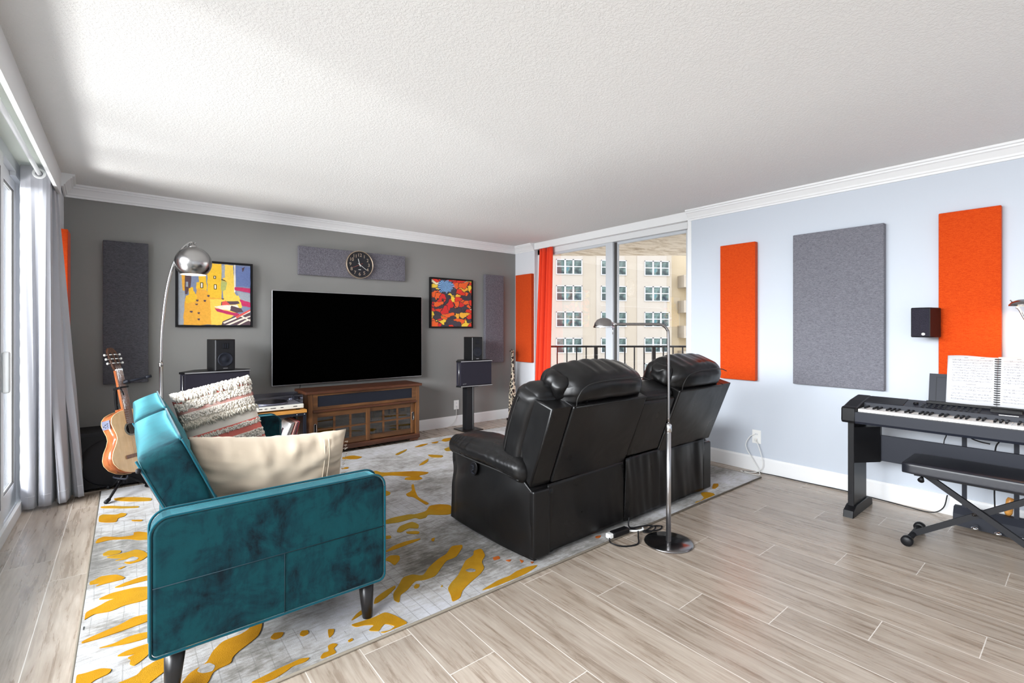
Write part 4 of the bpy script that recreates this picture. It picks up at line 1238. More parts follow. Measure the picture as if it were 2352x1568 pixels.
b = BM(); box(b, SX0 - 0.004, SX1 + 0.004, SY0 - 0.016, SY0 + 0.02, 0.035, 0.085, bev=0.006); box(b, SX0 - 0.004, SX0 + 0.02, SY0 + 0.02, SY1, 0.035, 0.085); box(b, SX1 - 0.02, SX1 + 0.004, SY0 + 0.02, SY1, 0.035, 0.085); W('plinth', b, M['walnut_d'], st)
b = BM(); box(b, SX0 + 0.04, SX1 - 0.04, SY0 - 0.016, SY0 + 0.02, 0.437, 0.462, bev=0.006); W('mid_rail', b, M['walnut_d'], st)
for x in (SX0 + 0.01, SX1 - 0.13):
    b = BM(); prism(b, [(x, 0.035), (x + 0.12, 0.035), (x + 0.10, 0.0005), (x + 0.02, 0.0005)], SY0 - 0.012, SY0 + 0.05, 'Y'); 
    for v in b.verts: v.co.z += 0.013 * (1 - v.co.z / 0.035)
    W('foot', b, M['walnut_d'], st)
    b = BM(); box(b, x, x + 0.12, SY1 - 0.08, SY1 - 0.01, 0.0005, 0.035); W('foot', b, M['walnut_d'], st)
# grille panel
fx0, fx1 = SX0 + 0.044, SX1 - 0.044
b = BM(); box(b, fx0, fx1, SY0 - 0.004, SY0 + 0.016, 0.600, 0.621, bev=0.002); box(b, fx0, fx1, SY0 - 0.004, SY0 + 0.016, 0.463, 0.492, bev=0.002)
box(b, fx0, fx0 + 0.045, SY0 - 0.004, SY0 + 0.016, 0.49, 0.602, bev=0.002); box(b, fx1 - 0.045, fx1, SY0 - 0.004, SY0 + 0.016, 0.49, 0.602, bev=0.002)
fp = W('flip_panel', b, M['walnut'], st)
b = BM(); box(b, fx0 + 0.045, fx1 - 0.045, SY0 + 0.004, SY0 + 0.010, 0.492, 0.600); W('speaker_cloth', b, M['bluish_black'], fp)
def lattice(x0, x1, y, hx):
    z0, z1 = 0.088, 0.435; w = 0.046
    b = BM()
    box(b, x0, x0 + w, y, y + 0.018, z0, z1, bev=0.002); box(b, x1 - w, x1, y, y + 0.018, z0, z1, bev=0.002)
    d = W('sliding_door', b, M['walnut_v'], st)
    b = BM(); box(b, x0 + w, x1 - w, y + .001, y + 0.018, z1 - 0.05, z1, bev=0.002); box(b, x0 + w, x1 - w, y + .001, y + 0.018, z0, z0 + 0.055, bev=0.002)
    W('door_rail', b, M['walnut'], d)
    iw = (x1 - x0 - 2 * w); b = BM()
    for k in (1, 2): box(b, x0 + w + iw * k / 3 - 0.011, x0 + w + iw * k / 3 + 0.011, y + 0.003, y + 0.016, z0 + 0.055, z1 - 0.05)
    zm = (z0 + 0.055 + z1 - 0.05) / 2; box(b, x0 + w, x1 - w, y + 0.004, y + 0.015, zm - 0.009, zm + 0.009)
    W('lattice', b, M['walnut'], d)
    b = BM(); box(b, x0 + w, x1 - w, y + 0.008, y + 0.011, z0 + 0.055, z1 - 0.05); W('pane', b, M['cab_glass'], d)
    b = BM(); ring = rrect(hx - 0.011, hx + 0.011, 0.235, 0.325, 0.0105, 5)
    tube(b, [(p[0], y - 0.002, p[1]) for p in ring] + [(ring[0][0], y - 0.002, ring[0][1])], 0.0032, 6)
    h = W('finger_pull', b, M['nickel'], d)
    b = BM(); prism(b, rrect(hx - 0.009, hx + 0.009, 0.237, 0.323, 0.009, 5), y - 0.0015, y + 0.002, 'Y'); W('recess', b, M['black'], h)
lattice(SX0 + 0.044, 2.015, SY0 + 0.004, SX0 + 0.066); lattice(1.965, SX1 - 0.044, SY0 + 0.024, SX1 - 0.066)
# audio units inside
def deck(x0, x1, z0, z1, label, knobs, wins):
    t_ = thing('audio_deck', label, 'stereo', ((x0 + x1) / 2, 5.03, z0), 0, 'stereo units behind the lattice doors')
    b = BM(); box(b, x0, x1, 4.935, 5.18, z0, z1, bev=0.003); W('case', b, M['black'], t_)
    b = BM(); box(b, x0, x1, 4.925, 4.936, z0 + 0.004, z1 - 0.002, bev=0.001); fpn = W('faceplate', b, M['champ'], t_)
    for (a, c, d, e) in wins:
        b = BM(); box(b, x0 + a, x0 + c, 4.9225, 4.926, z0 + d, z0 + e); W('display', b, M['black'], fpn)
    for (a, d, r) in knobs:
        b = BM(); lathe(b, [(0, -0.012), (r, -0.012), (r * 1.1, 0)], 14, c=(x0 + a, 4.925, z0 + d), axis='Y'); W('knob', b, M['brass'], fpn)
deck(2.06, 2.47, 0.276, 0.40, 'champagne coloured tape deck behind the upper panes of the right lattice door', [(0.24, 0.03, .006), (0.27, 0.03, .006), (0.30, 0.03, .006), (0.33, 0.03, .006), (0.20, 0.03, .008)], [(0.02, 0.15, 0.03, 0.10), (0.185, 0.205, 0.05, 0.105), (0.25, 0.30, 0.065, 0.105), (0.33, 0.38, 0.065, 0.105)])
deck(2.08, 2.49, 0.081, 0.21, 'dark receiver with a row of knobs behind the lower panes of the lattice door', [(0.05, 0.04, .010), (0.12, 0.035, .006), (0.16, 0.035, .006), (0.20, 0.035, .006), (0.24, 0.035, .006), (0.34, 0.06, .016)], [(0.05, 0.30, 0.065, 0.10), (0.01, 0.04, 0.02, 0.1)])

# ================================================================== turntable, table, records
tb = thing('record_table', 'small honey wood side table with dark metal frame holding the turntable', 'side table', (1.09, 4.93, 0.0))
TZ = 0.500
b = BM(); box(b, 0.845, 1.338, 4.735, 5.13, TZ - 0.028, TZ, bev=0.003); W('tabletop', b, M['oak'], tb)
for x in (0.85, 1.308):
    for y in (4.74, 5.10):
        b = BM(); box(b, x, x + 0.025, y, y + 0.022, 0.0125, TZ - 0.028); lg = W('leg', b, M['bluish_black'], tb)
b = BM()
for y in (4.742, 5.105): box(b, 0.875, 1.308, y, y + 0.015, TZ - 0.055, TZ - 0.028)
for x in (0.853, 1.313): box(b, x, x + 0.015, 4.762, 5.10, TZ - 0.055, TZ - 0.028)
W('apron', b, M['bluish_black'], tb)
b = BM(); box(b, 0.853, 1.330, 4.745, 5.115, 0.075, 0.095); W('shelf', b, M['oak'], tb)
for x in (0.95, 1.02, 1.25, 1.318):
    b = BM(); lathe(b, [(0, -0.003), (0.004, -0.002), (0.005, 0)], 10, c=(x, 4.7405, TZ - 0.042), axis='Y'); W('bolt', b, M['chrome'], tb)
tt = thing('turntable', 'silver turntable with a clear smoky dust cover on the wooden side table', 'record player', (1.10, 4.91, TZ))
b = BM(); box(b, 0.888, 1.318, 4.765, 5.10, TZ + 0.014, TZ + 0.055, bev=0.006); W('plinth', b, simple('silver_plastic', srgb(214, 212, 202), 0.4), tt)
for x in (0.93, 1.275):
    for y in (4.80, 5.06):
        b = BM(); lathe(b, [(0, 0), (0.018, 0), (0.02, 0.016), (0, 0.016)], 16, c=(x, y, TZ)); W('foot', b, M['black'], tt)
b = BM()
for (x, w_) in ((0.945, 0.03), (0.99, 0.022), (1.05, 0.045), (1.125, 0.025), (1.24, 0.035)): box(b, x - w_ / 2, x + w_ / 2, 4.7635, 4.766, TZ + 0.034, TZ + 0.040)
W('button_row', b, M['black'], tt)
b = BM(); lathe(b, [(0, 0.055), (0.145, 0.055), (0.150, 0.066), (0.146, 0.074), (0, 0.074)], 40, c=(1.065, 4.935, TZ)); pl_ = W('platter', b, M['steel'], tt)
b = BM(); lathe(b, [(0, 0.075), (0.140, 0.075), (0.142, 0.078), (0, 0.078)], 40, c=(1.065, 4.935, TZ)); W('mat', b, M['black'], pl_)
b = BM(); lathe(b, [(0, 0.055), (0.028, 0.055), (0.028, 0.085), (0.016, 0.09), (0, 0.09)], 20, c=(1.262, 5.02, TZ)); tube(b, smooth_path([(1.262, 5.06, TZ + .095), (1.262, 4.98, TZ + .095), (1.255, 4.88, TZ + .093), (1.20, 4.83, TZ + .088)]), 0.004, 8); W('tonearm', b, M['chrome'], tt)
b = BM(); box(b, 0.893, 1.313, 4.775, 5.095, TZ + 0.0555, TZ + 0.138, bev=0.006)
for f in list(b.faces):
    if f.calc_center_median().z < TZ + 0.0562 and abs(f.normal.z) > .9: b.faces.remove(f)
dc = W('dust_cover', b, M['dust_glass'], tt)
# records leaning on the shelf
random.seed(21)
cols = [(236, 236, 238), (70, 26, 34), (228, 220, 214), (24, 28, 52), (160, 150, 140), (60, 66, 96), (200, 190, 170), (44, 40, 44), (180, 60, 60), (222, 214, 196), (120, 44, 50), (214, 206, 200), (170, 52, 56), (60, 50, 60), (196, 120, 120), (150, 40, 44)]
tag_names = ['white', 'maroon', 'ivory', 'navy', 'taupe', 'slate blue', 'sand', 'charcoal', 'red', 'cream', 'wine red', 'light grey', 'crimson', 'plum', 'dusty pink', 'dark red']
x = 1.088
for k, cc in enumerate(cols):
    an = R(22 - 0.5 * k)
    s_ = 0.305
    m_ = simple('sleeve_' + tag_names[k].replace(' ', '_'), srgb(*cc), 0.5, var=0.12, vscale=30)
    b = BM(); box(b, -0.0022, 0.0022, -s_ / 2, s_ / 2, 0, s_, bev=0.0006)
    lab = 'white record sleeve with a small dark portrait, frontmost of the leaning records' if k == 0 else '%s record sleeve in the leaning row under the turntable' % tag_names[k]
    o = obj('record_sleeve', b, m_, None, loc=(x, 4.905 + random.uniform(-.006, .006), 0.0965), rot=(0, an, 0)); tag(o, lab, 'record', 'record sleeves leaning under the turntable')
    if k == 0:
        b = BM()
        prism(b, [(0.02 + .028 * math.cos(a) * (1 + .2 * math.sin(2 * a)), 0.17 + .05 * math.sin(a)) for a in [2 * PI * i / 16 for i in range(16)]], -0.0032, -0.0023, 'X')
        prism(b, [(0.0, 0.235), (0.06, 0.235), (0.05, 0.21), (0.01, 0.205)], -0.0032, -0.0023, 'X')
        prism(b, [(-.03, 0.05), (0.05, 0.05), (0.04, 0.10), (-.02, 0.09)], -0.0032, -0.0023, 'X')
        obj('print', b, M['p_plum'], o)
        b = BM()
        for q in range(12): prism(b, [(0.11 + .0, 0.06 + q * .017), (0.135, 0.06 + q * .017), (0.135, 0.064 + q * .017), (0.11, 0.064 + q * .017)], -0.003, -0.0023, 'X')
        obj('lettering', b, M['ink'], o)
    x += 0.0075

# ================================================================== speakers
def main_speaker(x0, x1, yf, z0, z1, label, skew):
    """pentagonal cabinet speaker: x0..x1 front"""
    cx = (x0 + x1) / 2; g = 'pair of large black cabinet speakers on pedestals'
    t_ = thing('cabinet_speaker', label, 'speaker', (cx, yf + 0.12, z0), R(skew), g)
    w = (x1 - x0) / 2; h = z1 - z0
    foot = [(-w, -0.12), (w, -0.12), (w + 0.005, -0.06), (w * .55, 0.14), (-w * .55, 0.14), (-w - 0.03, -0.06)]
    b = BM(); prism(b, foot, 0.018, h - 0.018, 'Z', bev=0.004); obj('grille_wrap', b, M['grille'], t_)
    big = [(p[0] * 1.035, p[1] * 1.06 - .002) for p in foot]
    for zz0, zz1, nm in ((0, 0.018, 'bottom_cap'), (h - 0.018, h, 'top_cap')):
        b = BM(); prism(b, big, zz0, zz1, 'Z', bev=0.003); obj(nm, b, M['black'], t_)
        b = BM(); box(b, -w * 1.03, w * 1.03, -0.1325, -0.129, zz0 + 0.004, zz1 - 0.004); obj('trim_strip', b, M['steel'] if skew < 90 else M['black'], t_)
    b = BM(); tube(b, [(-w - 0.018, -0.10, 0.03), (-w - 0.018, -0.10, h - 0.03)], 0.004, 8); obj('edge_trim', b, M['steel'], t_)
    b = text_bm('BOSE', 0.020)
    for v in b.verts: v.co = Vector((v.co.x + v.co.y * .3 - w * .78, -0.1225 - v.co.z, v.co.y + 0.038))
    obj('logo', b, M['chrome'], t_)
    return t_
main_speaker(3.185, 3.625, 4.88, 0.548, 0.872, 'large black cabinet speaker on the pedestal below the small swirl painting', -4)
main_speaker(0.385, 0.872, 4.88, 0.566, 0.898, 'large black cabinet speaker behind the tufted cushion left of the television', 4)
def pedestal(x, y, h, label):
    t_ = thing('speaker_stand', label, 'speaker stand', (x, y, 0), R(0), 'black speaker pedestals')
    b = BM(); box(b, -0.135, 0.135, -0.135, 0.135, 0, 0.010, bev=0.002); obj('base_plate', b, M['dark_metal'], t_)
    b = BM(); box(b, -0.055, 0.035, -0.05, 0.05, 0.010, h - 0.006, bev=0.002); obj('column', b, M['black_matte'], t_)
    b = BM(); box(b, 0.035, 0.052, -0.05, 0.05, 0.010, h - 0.006, bev=0.002); cc = obj('cable_channel', b, M['black'], t_)
    b = BM(); box(b, 0.030, 0.036, -0.0525, -0.0495, 0.012, h - 0.01); obj('channel_edge', b, M['steel'], cc)
    b = BM(); box(b, -0.09, 0.09, -0.09, 0.09, h - 0.006, h, bev=0.001); obj('top_plate', b, M['black'], t_)
pedestal(3.345, 4.985, 0.547, 'black metal pedestal under the right cabinet speaker')
pedestal(0.635, 5.03, 0.565, 'black metal pedestal under the left cabinet speaker behind the teal sofa')
def shelf_speaker(x, y, z, w, h, rz, label, lg):
    t_ = thing('bookshelf_speaker', label, 'speaker', (x, y, z), R(rz), 'small black speakers standing on the cabinet speakers')
    d = 0.20
    b = BM(); box(b, -w / 2, w / 2, -d / 2, d / 2, 0.0, h, bev=0.004); obj('cabinet', b, M['black'], t_)
    b = BM(); box(b, -w / 2 + 0.008, w / 2 - 0.008, -d / 2 - 0.012, -d / 2, 0.008, h - 0.008, bev=0.004); fr_ = obj('baffle', b, M['black_matte'], t_)
    b = BM(); lathe(b, [(0.0, -0.002), (0.016, -0.006), (0.022, 0.0), (0.048, -0.001), (0.054, -0.006), (0.060, -0.004), (0.062, 0)], 32, c=(0, -d / 2 - 0.0125, h * 0.36), axis='Y'); obj('woofer', b, M['bluish_black'], fr_)
    b = BM(); box(b, -0.026, 0.026, -d / 2 - 0.015, -d / 2 - 0.011, h * 0.70, h * 0.88, bev=0.002); tw = obj('tweeter', b, M['black'], fr_)
    b = BM()
    for q in range(3): box(b, -0.02 + q * 0.016, -0.013 + q * 0.016, -d / 2 - 0.0165, -d / 2 - 0.0148, h * .72, h * .86)
    obj('tweeter_grille', b, M['bluish_black'], tw)
    b = BM(); box(b, -0.018, 0.018, -d / 2 - 0.0135, -d / 2 - 0.0118, 0.018, 0.024); obj('badge', b, M['steel'], fr_)
    b = BM(); box(b, -w / 2 + 0.002, -w / 2 + 0.008, -d / 2 - 0.010, -d / 2 - 0.002, 0.006, h - 0.006); obj('edge_trim', b, M['steel'], fr_)
shelf_speaker(0.665, 4.965, 0.898, 0.165, 0.275, 10, 'small black bookshelf speaker below the yellow painting', 0)
shelf_speaker(3.415, 4.985, 0.872, 0.155, 0.290, -4, 'small black bookshelf speaker below the red swirl painting', 0)
# subwoofer
sw = thing('subwoofer', 'large black floor subwoofer with round recessed grille behind the guitar', 'speaker', (-0.085, 5.08, 0.0))
def rec_face(b, x0, x1, z0, z1, y, r, cx, cz, depth):
    n = 48
    ring = [b.verts.new((cx + r * math.cos(2 * PI * k / n), y, cz + r * math.sin(2 * PI * k / n))) for k in range(n)]
    ring2 = [b.verts.new((cx + r * .97 * math.cos(2 * PI * k / n), y + depth, cz + r * .97 * math.sin(2 * PI * k / n))) for k in range(n)]
    ctr = b.verts.new((cx, y + depth * 1.3, cz))
    outer = []
    for k in range(n):
        a = 2 * PI * k / n; c, s = math.cos(a), math.sin(a)
        m_ = min(((x1 - cx) if c > 0 else (cx - x0)) / max(1e-6, abs(c)), ((z1 - cz) if s > 0 else (cz - z0)) / max(1e-6, abs(s)))
        outer.append(b.verts.new((cx + c * m_, y, cz + s * m_)))
    for k in range(n):
        k2 = (k + 1) % n
        b.faces.new((outer[k], outer[k2], ring[k2], ring[k])); b.faces.new((ring[k], ring[k2], ring2[k2], ring2[k])); b.faces.new((ring2[k], ring2[k2], ctr))
b = BM(); box(b, -0.362, 0.165, 4.935, 5.275, 0.02, 0.455, bev=0.005); W('cabinet', b, M['black_matte'], sw)
b = BM(); rec_face(b, -0.360, 0.163, 0.022, 0.43, 4.934, 0.185, -0.095, 0.215, 0.03); bmesh.ops.recalc_face_normals(b, faces=b.faces[:])
fb = W('baffle', b, M['black'], sw); fb.location.y -= 0.012
b = BM(); box(b, -0.03 - .03, 0.0 - .03, 4.900, 4.925, 0.05, 0.056); W('badge', b, M['chrome'], sw)
for x in (-0.33, 0.13):
    for y in (4.97, 5.24):
        b = BM(); lathe(b, [(0, 0), (0.02, 0), (0.022, 0.02), (0, 0.02)], 14, c=(x, y, 0.0)); W('foot', b, M['black'], sw)

# ================================================================== paintings
def frame_box(name, x0, x1, z0, z1, label):
    t_ = thing(name, label, 'painting', ((x0 + x1) / 2, GY - 0.02, (z0 + z1) / 2), 0, 'framed paintings on the grey wall')
    w, h = (x1 - x0) / 2, (z1 - z0) / 2; fwid = 0.016
    b = BM()
    for (a, c, d, e) in ((-w, w, h - fwid, h), (-w, w, -h, -h + fwid), (-w, -w + fwid, -h + fwid, h - fwid), (w - fwid, w, -h + fwid, h - fwid)): box(b, a, c, -0.022, 0.019, d, e, bev=0.001)
    obj('frame', b, M['black'], t_)
    b = BM(); box(b, -w + fwid + 0.004, w - fwid - 0.004, -0.010, 0.015, -h + fwid + 0.004, h - fwid - 0.004)
    return t_, b, w - 0.02, h - 0.02
pt, cb_, pw, ph = frame_box('painting', 0.350, 0.975, 1.283, 1.905, 'framed watercolour of yellow towers and magenta shapes behind the arc lamp')
names = ['p_yellow', 'p_yellow2', 'p_orange', 'p_blue', 'p_blue2', 'p_grey', 'p_mag', 'p_red', 'p_plum', 'p_white', 'p_green', 'p_black']
ix = {n_: i for i, n_ in enumerate(names)}
for f in cb_.faces: f.material_index = ix['p_blue']
lay = [0]
def poly(c, *pts):
    """pts in 0..100 canvas percent, origin top left"""
    lay[0] += 1; y = -0.0102 - 0.00004 * lay[0]
    vs = [cb_.verts.new(((p[0] / 50 - 1) * pw, y, (1 - p[1] / 50) * ph)) for p in pts]
    for tri in tessellate_polygon([[v.co.copy() for v in vs]]):
        try: f = cb_.faces.new([vs[q] for q in tri])
        except ValueError: continue
        f.material_index = ix[c]; f.normal_update()
        if f.normal.y > 0: f.normal_flip()
def jag(pts, a=0.7, n=3, seed=1):
    rnd = random.Random(seed); out = []
    for i in range(len(pts)):
        p, q = pts[i], pts[(i + 1) % len(pts)]
        for k in range(n):
            t_ = k / n; out.append((p[0] + (q[0] - p[0]) * t_ + rnd.uniform(-a, a) * (k > 0), p[1] + (q[1] - p[1]) * t_ + rnd.uniform(-a, a) * (k > 0)))
    return out
poly('p_grey', (0, 0), (9, 0), (9, 60), (7, 100), (0, 100))
poly('p_blue2', *jag([(74, 2), (100, 2), (100, 36), (75, 36)], 1, 4, 2))
poly('p_blue', *jag([(74, 36), (100, 36), (100, 100), (60, 100), (76, 50)], .5, 3, 3))
poly('p_orange', *jag([(4, 18), (9, 18), (9, 46), (6, 46)], .5, 3, 4))
poly('p_plum', *jag([(9, 18), (17, 20), (16, 40), (12, 52), (9, 52)], .6, 3, 5)); poly('p_grey', (10, 32), (13, 32), (13, 40), (10, 40))
poly('p_yellow', *jag([(41, 0), (58, 0), (58, 57), (40, 57), (38, 30)], .8, 5, 6))
poly('p_yellow2', *jag([(62, 1), (75, 1), (76, 20), (76, 44), (83, 56), (85, 68), (60, 68), (60, 20)], .8, 4, 7))
poly('p_green', *jag([(58, 26), (66, 30), (64, 42), (60, 46), (57, 40)], .6, 3, 8)); poly('p_grey', *jag([(58, 2), (63, 2), (63, 22), (59, 24)], .4, 3, 9))
poly('p_white', *jag([(76, 0), (78, 0), (78, 45), (76, 46)], .4, 4, 10))
poly('p_yellow', *jag([(27, 22), (36, 20), (38, 36), (37, 44), (24, 44), (24, 32), (27, 32)], .7, 3, 11))
poly('p_orange', *jag([(24, 42), (38, 44), (44, 56), (62, 56), (60, 100), (7, 100), (8, 70), (10, 56), (24, 56)], .8, 5, 12))
poly('p_yellow', *jag([(14, 42), (19, 40), (20, 46), (24, 52), (24, 62), (10, 66), (10, 54), (14, 52)], .7, 3, 13))
poly('p_yellow2', *jag([(42, 58), (60, 58), (84, 50), (88, 70), (78, 82), (60, 100), (44, 100)], .8, 4, 14))
for (x, z, w_, h_) in ((29, 32, 3.0, 9), (47, 20, 2.4, 5), (47.5, 34, 3, 8)):
    poly('p_black', (x, z), (x + w_ + 1, z), (x + w_ + 1, z + h_), (x, z + h_)); poly('p_white', (x + .9, z + 1), (x + w_, z + 1), (x + w_, z + h_ - 1), (x + .9, z + h_ - 1))
for (x, z) in ((23, 60), (22, 66), (15, 78), (25, 80), (25, 90), (38, 52), (33, 60), (58, 56)): poly('p_plum', *jag([(x, z), (x + 4, z), (x + 3, z + 3), (x + .5, z + 2)], .5, 2, x))
poly('p_black', (58, 25), (62, 26), (66, 29), (62, 27.5), (58, 26.2))
poly('p_mag', *jag([(77, 37), (100, 38), (100, 46), (84, 43), (77, 42)], .4, 4, 15)); poly('p_grey', *jag([(79, 43), (100, 47), (100, 62), (86, 58)], .5, 3, 16))
poly('p_mag', *jag([(84, 57), (100, 62), (100, 70), (88, 68)], .4, 4, 17)); poly('p_plum', *jag([(58, 62), (82, 60), (84, 64), (64, 68), (58, 70)], .6, 3, 18))
poly('p_red', *jag([(59, 62), (64, 60), (70, 66), (66, 70), (58, 70)], .6, 3, 19)); poly('p_white', *jag([(48, 70), (58, 68), (80, 66), (84, 72), (70, 76), (56, 74)], .5, 3, 20))
poly('p_plum', *jag([(72, 68), (86, 72), (90, 78), (80, 80), (70, 76)], .5, 3, 21))
poly('p_mag', *jag([(48, 72), (62, 76), (80, 80), (90, 84), (88, 88), (70, 83), (52, 78)], .4, 4, 22))
poly('p_plum', *jag([(60, 94), (80, 84), (100, 76), (100, 100), (58, 100)], .5, 4, 23))
for pts in ([(60, 96), (80, 86), (100, 76), (100, 78), (82, 88), (62, 98)], [(64, 100), (84, 90), (100, 84), (100, 86), (86, 92), (70, 100)], [(84, 82), (100, 92), (100, 94), (82, 84)], [(80, 100), (92, 92), (100, 90), (100, 91.5), (94, 94), (84, 100)]): poly('p_white', *pts)
poly('p_red', (78, 86), (100, 73), (100, 76), (80, 89)); poly('p_plum', *jag([(87, 5), (92, 2), (90, 8), (88, 11)], .5, 2, 24))
obj('canvas', cb_, [M[n_] for n_ in names], pt)
pt2, cb2, _, _ = frame_box('painting', 2.960, 3.605, 1.275, 1.915, 'framed red, yellow and black swirl painting with a blue burst')
obj('canvas', cb2, M['swirl'], pt2)

# ================================================================== wall clock
ck = thing('wall_clock', 'round black wall clock with pale gold rim and numerals above the television', 'clock', (2.040, GY - T - 0.005, 1.985))
CR_ = 0.152
b = BM(); lathe(b, [(0, 0), (CR_, 0), (CR_ + 0.004, -0.010), (CR_ + 0.002, -0.034), (CR_ - 0.001, -0.038), (CR_ - 0.005, -0.034), (CR_ - 0.006, -0.0205)], 64, axis='Y', cap=False); obj('rim', b, M['brass'], ck)
b = BM(); lathe(b, [(0, -0.020), (CR_ - 0.005, -0.020)], 64, axis='Y', cap=False); obj('dial', b, simple('clock_dial', (0.008, 0.008, 0.012, 1), 0.3), ck)
for h_ in range(1, 13):
    a = R(90 - 30 * h_); b = text_bm(str(h_), 0.052, 0.0006)
    for v in b.verts: v.co = Vector((v.co.x + 0.106 * math.cos(a), -0.0208 - v.co.z, v.co.y + 0.106 * math.sin(a)))
    obj('numeral', b, M['brass'], ck)
b = BM()
for k in range(60):
    a = R(6 * k); lathe(b, [(0, -0.0008), (0.0013 if k % 5 else 0.002, 0)], 6, c=(0.134 * math.cos(a), -0.0203, 0.134 * math.sin(a)), axis='Y')
mk = obj('minute_marks', b, M['brass'], ck); mk['kind'] = 'stuff'
def hand(name, ang, L_, back, w_, y, m):
    b = BM(); a = R(ang); c, s = math.sin(a), math.cos(a)
    prism(b, [(-back * c - w_ * s, -back * s + w_ * c), (-back * c + w_ * s, -back * s - w_ * c), (L_ * c + w_ * .8 * s, L_ * s - w_ * .8 * c), (L_ * c - w_ * .8 * s, L_ * s + w_ * .8 * c)], y - 0.001, y, 'Y'); obj(name, b, m, ck)
hand('hour_hand', -17, 0.068, 0.022, 0.0030, -0.025, M['cable_w']); hand('minute_hand', 126, 0.094, 0.025, 0.0024, -0.027, M['cable_w']); hand('second_hand', 245, 0.088, 0.035, 0.0010, -0.029, M['pink'])
b = BM(); lathe(b, [(0, -0.031), (0.005, -0.030), (0.006, -0.021)], 16, axis='Y'); obj('hub', b, M['cable_w'], ck)
b = BM(); box(b, -0.015, 0.015, -0.0212, -0.0202, -0.058, -0.053); obj('maker_mark', b, M['cable_w'], ck)

# ================================================================== arc floor lamp
al = thing('arc_floor_lamp', 'silver arc floor lamp with round dome shade behind the teal sofa', 'floor lamp', (0.235, 4.80, 0))
b = BM(); lathe(b, [(0, 0), (0.118, 0), (0.12, 0.012), (0.115, 0.020), (0.02, 0.028), (0, 0.028)], 40); obj('base', b, M['nickel'], al)
b = BM(); tube(b, [(0, 0, 0.025), (-0.012, 0, 0.98)], 0.0135, 16); lathe(b, [(0.0135, 0.962), (0.0155, 0.966), (0.0155, 0.99), (0.011, 0.995)], 20, c=(-0.012, 0, 0)); obj('pole', b, M['nickel'], al)
arcp = smooth_path([(-0.012, 0, 0.985), (-0.008, 0, 1.20), (0.008, 0, 1.42), (0.032, 0, 1.62), (0.072, 0, 1.80), (0.128, 0, 1.93), (0.178, 0, 1.985), (0.203, 0, 1.992)], 8)
b = BM(); tube(b, arcp, 0.0095, 14); obj('arc_arm', b, M['nickel'], al)
b = BM(); lathe(b, [(0, 0.028), (0.010, 0.026), (0.012, 0.008), (0.024, 0.004), (0.030, -0.010), (0.036, -0.028)], 24, c=(0.203, 0, 1.968)); tube(b, [(0.215, 0, 1.985), (0.226, 0, 1.992)], 0.006, 8); obj('socket_cap', b, M['nickel'], al)
prof = []
for k in range(23):
    a = R(90 - (138 * k / 22)); prof.append((0.134 * math.cos(a), 0.134 * math.sin(a)))
inner = [(p[0] * .985, p[1] * .985) for p in reversed(prof)]
b = BM(); lathe(b, prof, 56, c=(0.208, 0, 1.822), cap=False)
sh_ = obj('lamp_shade', b, M['nickel'], al)
b = BM(); lathe(b, inner[:-1], 56, c=(0.208, 0, 1.822), cap=False); 
for f in b.faces: f.normal_flip()
obj('shade_lining', b, simple('white_lining', srgb(245, 238, 225), 0.6), sh_)
b = BM(); lathe(b, [(prof[-1][0] - .002, prof[-1][1] + .001), (prof[-1][0] + .002, prof[-1][1] - .002)], 56, c=(0.208, 0, 1.822), cap=False); obj('shade_rim', b, emit('warm_lit_rim', (1.0, 0.90, 0.78, 1), 1.2), sh_)
b = BM(); lathe(b, [(0, 0.045), (0.02, 0.03), (0.033, 0.0), (0.02, -0.03), (0, -0.036)], 20, c=(0.208, 0, 1.822)); bulb = obj('bulb', b, emit('warm_bulb', (1.0, 0.80, 0.55, 1), 14), al)

# ================================================================== reading lamp behind the black sofa
rl = thing('reading_lamp', 'slim pharmacy floor lamp with a small dome head behind the black sofa', 'floor lamp', (2.494, 1.600, 0.0), R(-39.1))
b = BM(); lathe(b, [(0, 0), (0.137, 0), (0.140, 0.003), (0.140, 0.007), (0.134, 0.012), (0.0, 0.014)], 56); obj('base', b, M['smoky_chrome'], rl)
b = BM(); tube(b, [(0, 0, 0.012), (0, 0, 0.70)], 0.0145, 20); obj('lower_pole', b, M['steel'], rl)
b = BM(); lathe(b, [(0.0145, 0.655), (0.0185, 0.66), (0.0185, 0.70), (0.0145, 0.705), (0.009, 0.708)], 20); obj('collar', b, M['chrome'], rl)
b = BM(); tube(b, smooth_path([(0, 0, 0.70), (0, 0, 1.0), (-0.001, 0, 1.225), (-0.008, 0, 1.262), (-0.030, 0, 1.286), (-0.065, 0, 1.294), (-0.18, 0, 1.295), (-0.325, 0, 1.295)], 7), 0.0082, 14); obj('upper_pole', b, M['smoky_chrome'], rl)
b = BM(); lathe(b, [(0, 0.046), (0.020, 0.044), (0.040, 0.034), (0.053, 0.016), (0.0595, -0.006), (0.0595, -0.012), (0.056, -0.010), (0.05, 0.014), (0.0, 0.040)], 40, c=(-0.383, 0, 1.287)); hd = obj('lamp_head', b, M['smoky_chrome'], rl)
b = BM(); lathe(b, [(0.0600, -0.013), (0.0612, -0.008), (0.0600, -0.003)], 40, c=(-0.383, 0, 1.287), cap=False); obj('head_rim', b, M['chrome'], hd)
b = BM(); tube(b, [(-0.330, 0, 1.295), (-0.318, 0, 1.292)], 0.012, 12); tube(b, [(-0.330, 0.0, 1.275), (-0.330, 0, 1.235)], 0.0022, 8); obj('switch', b, M['chrome'], hd)

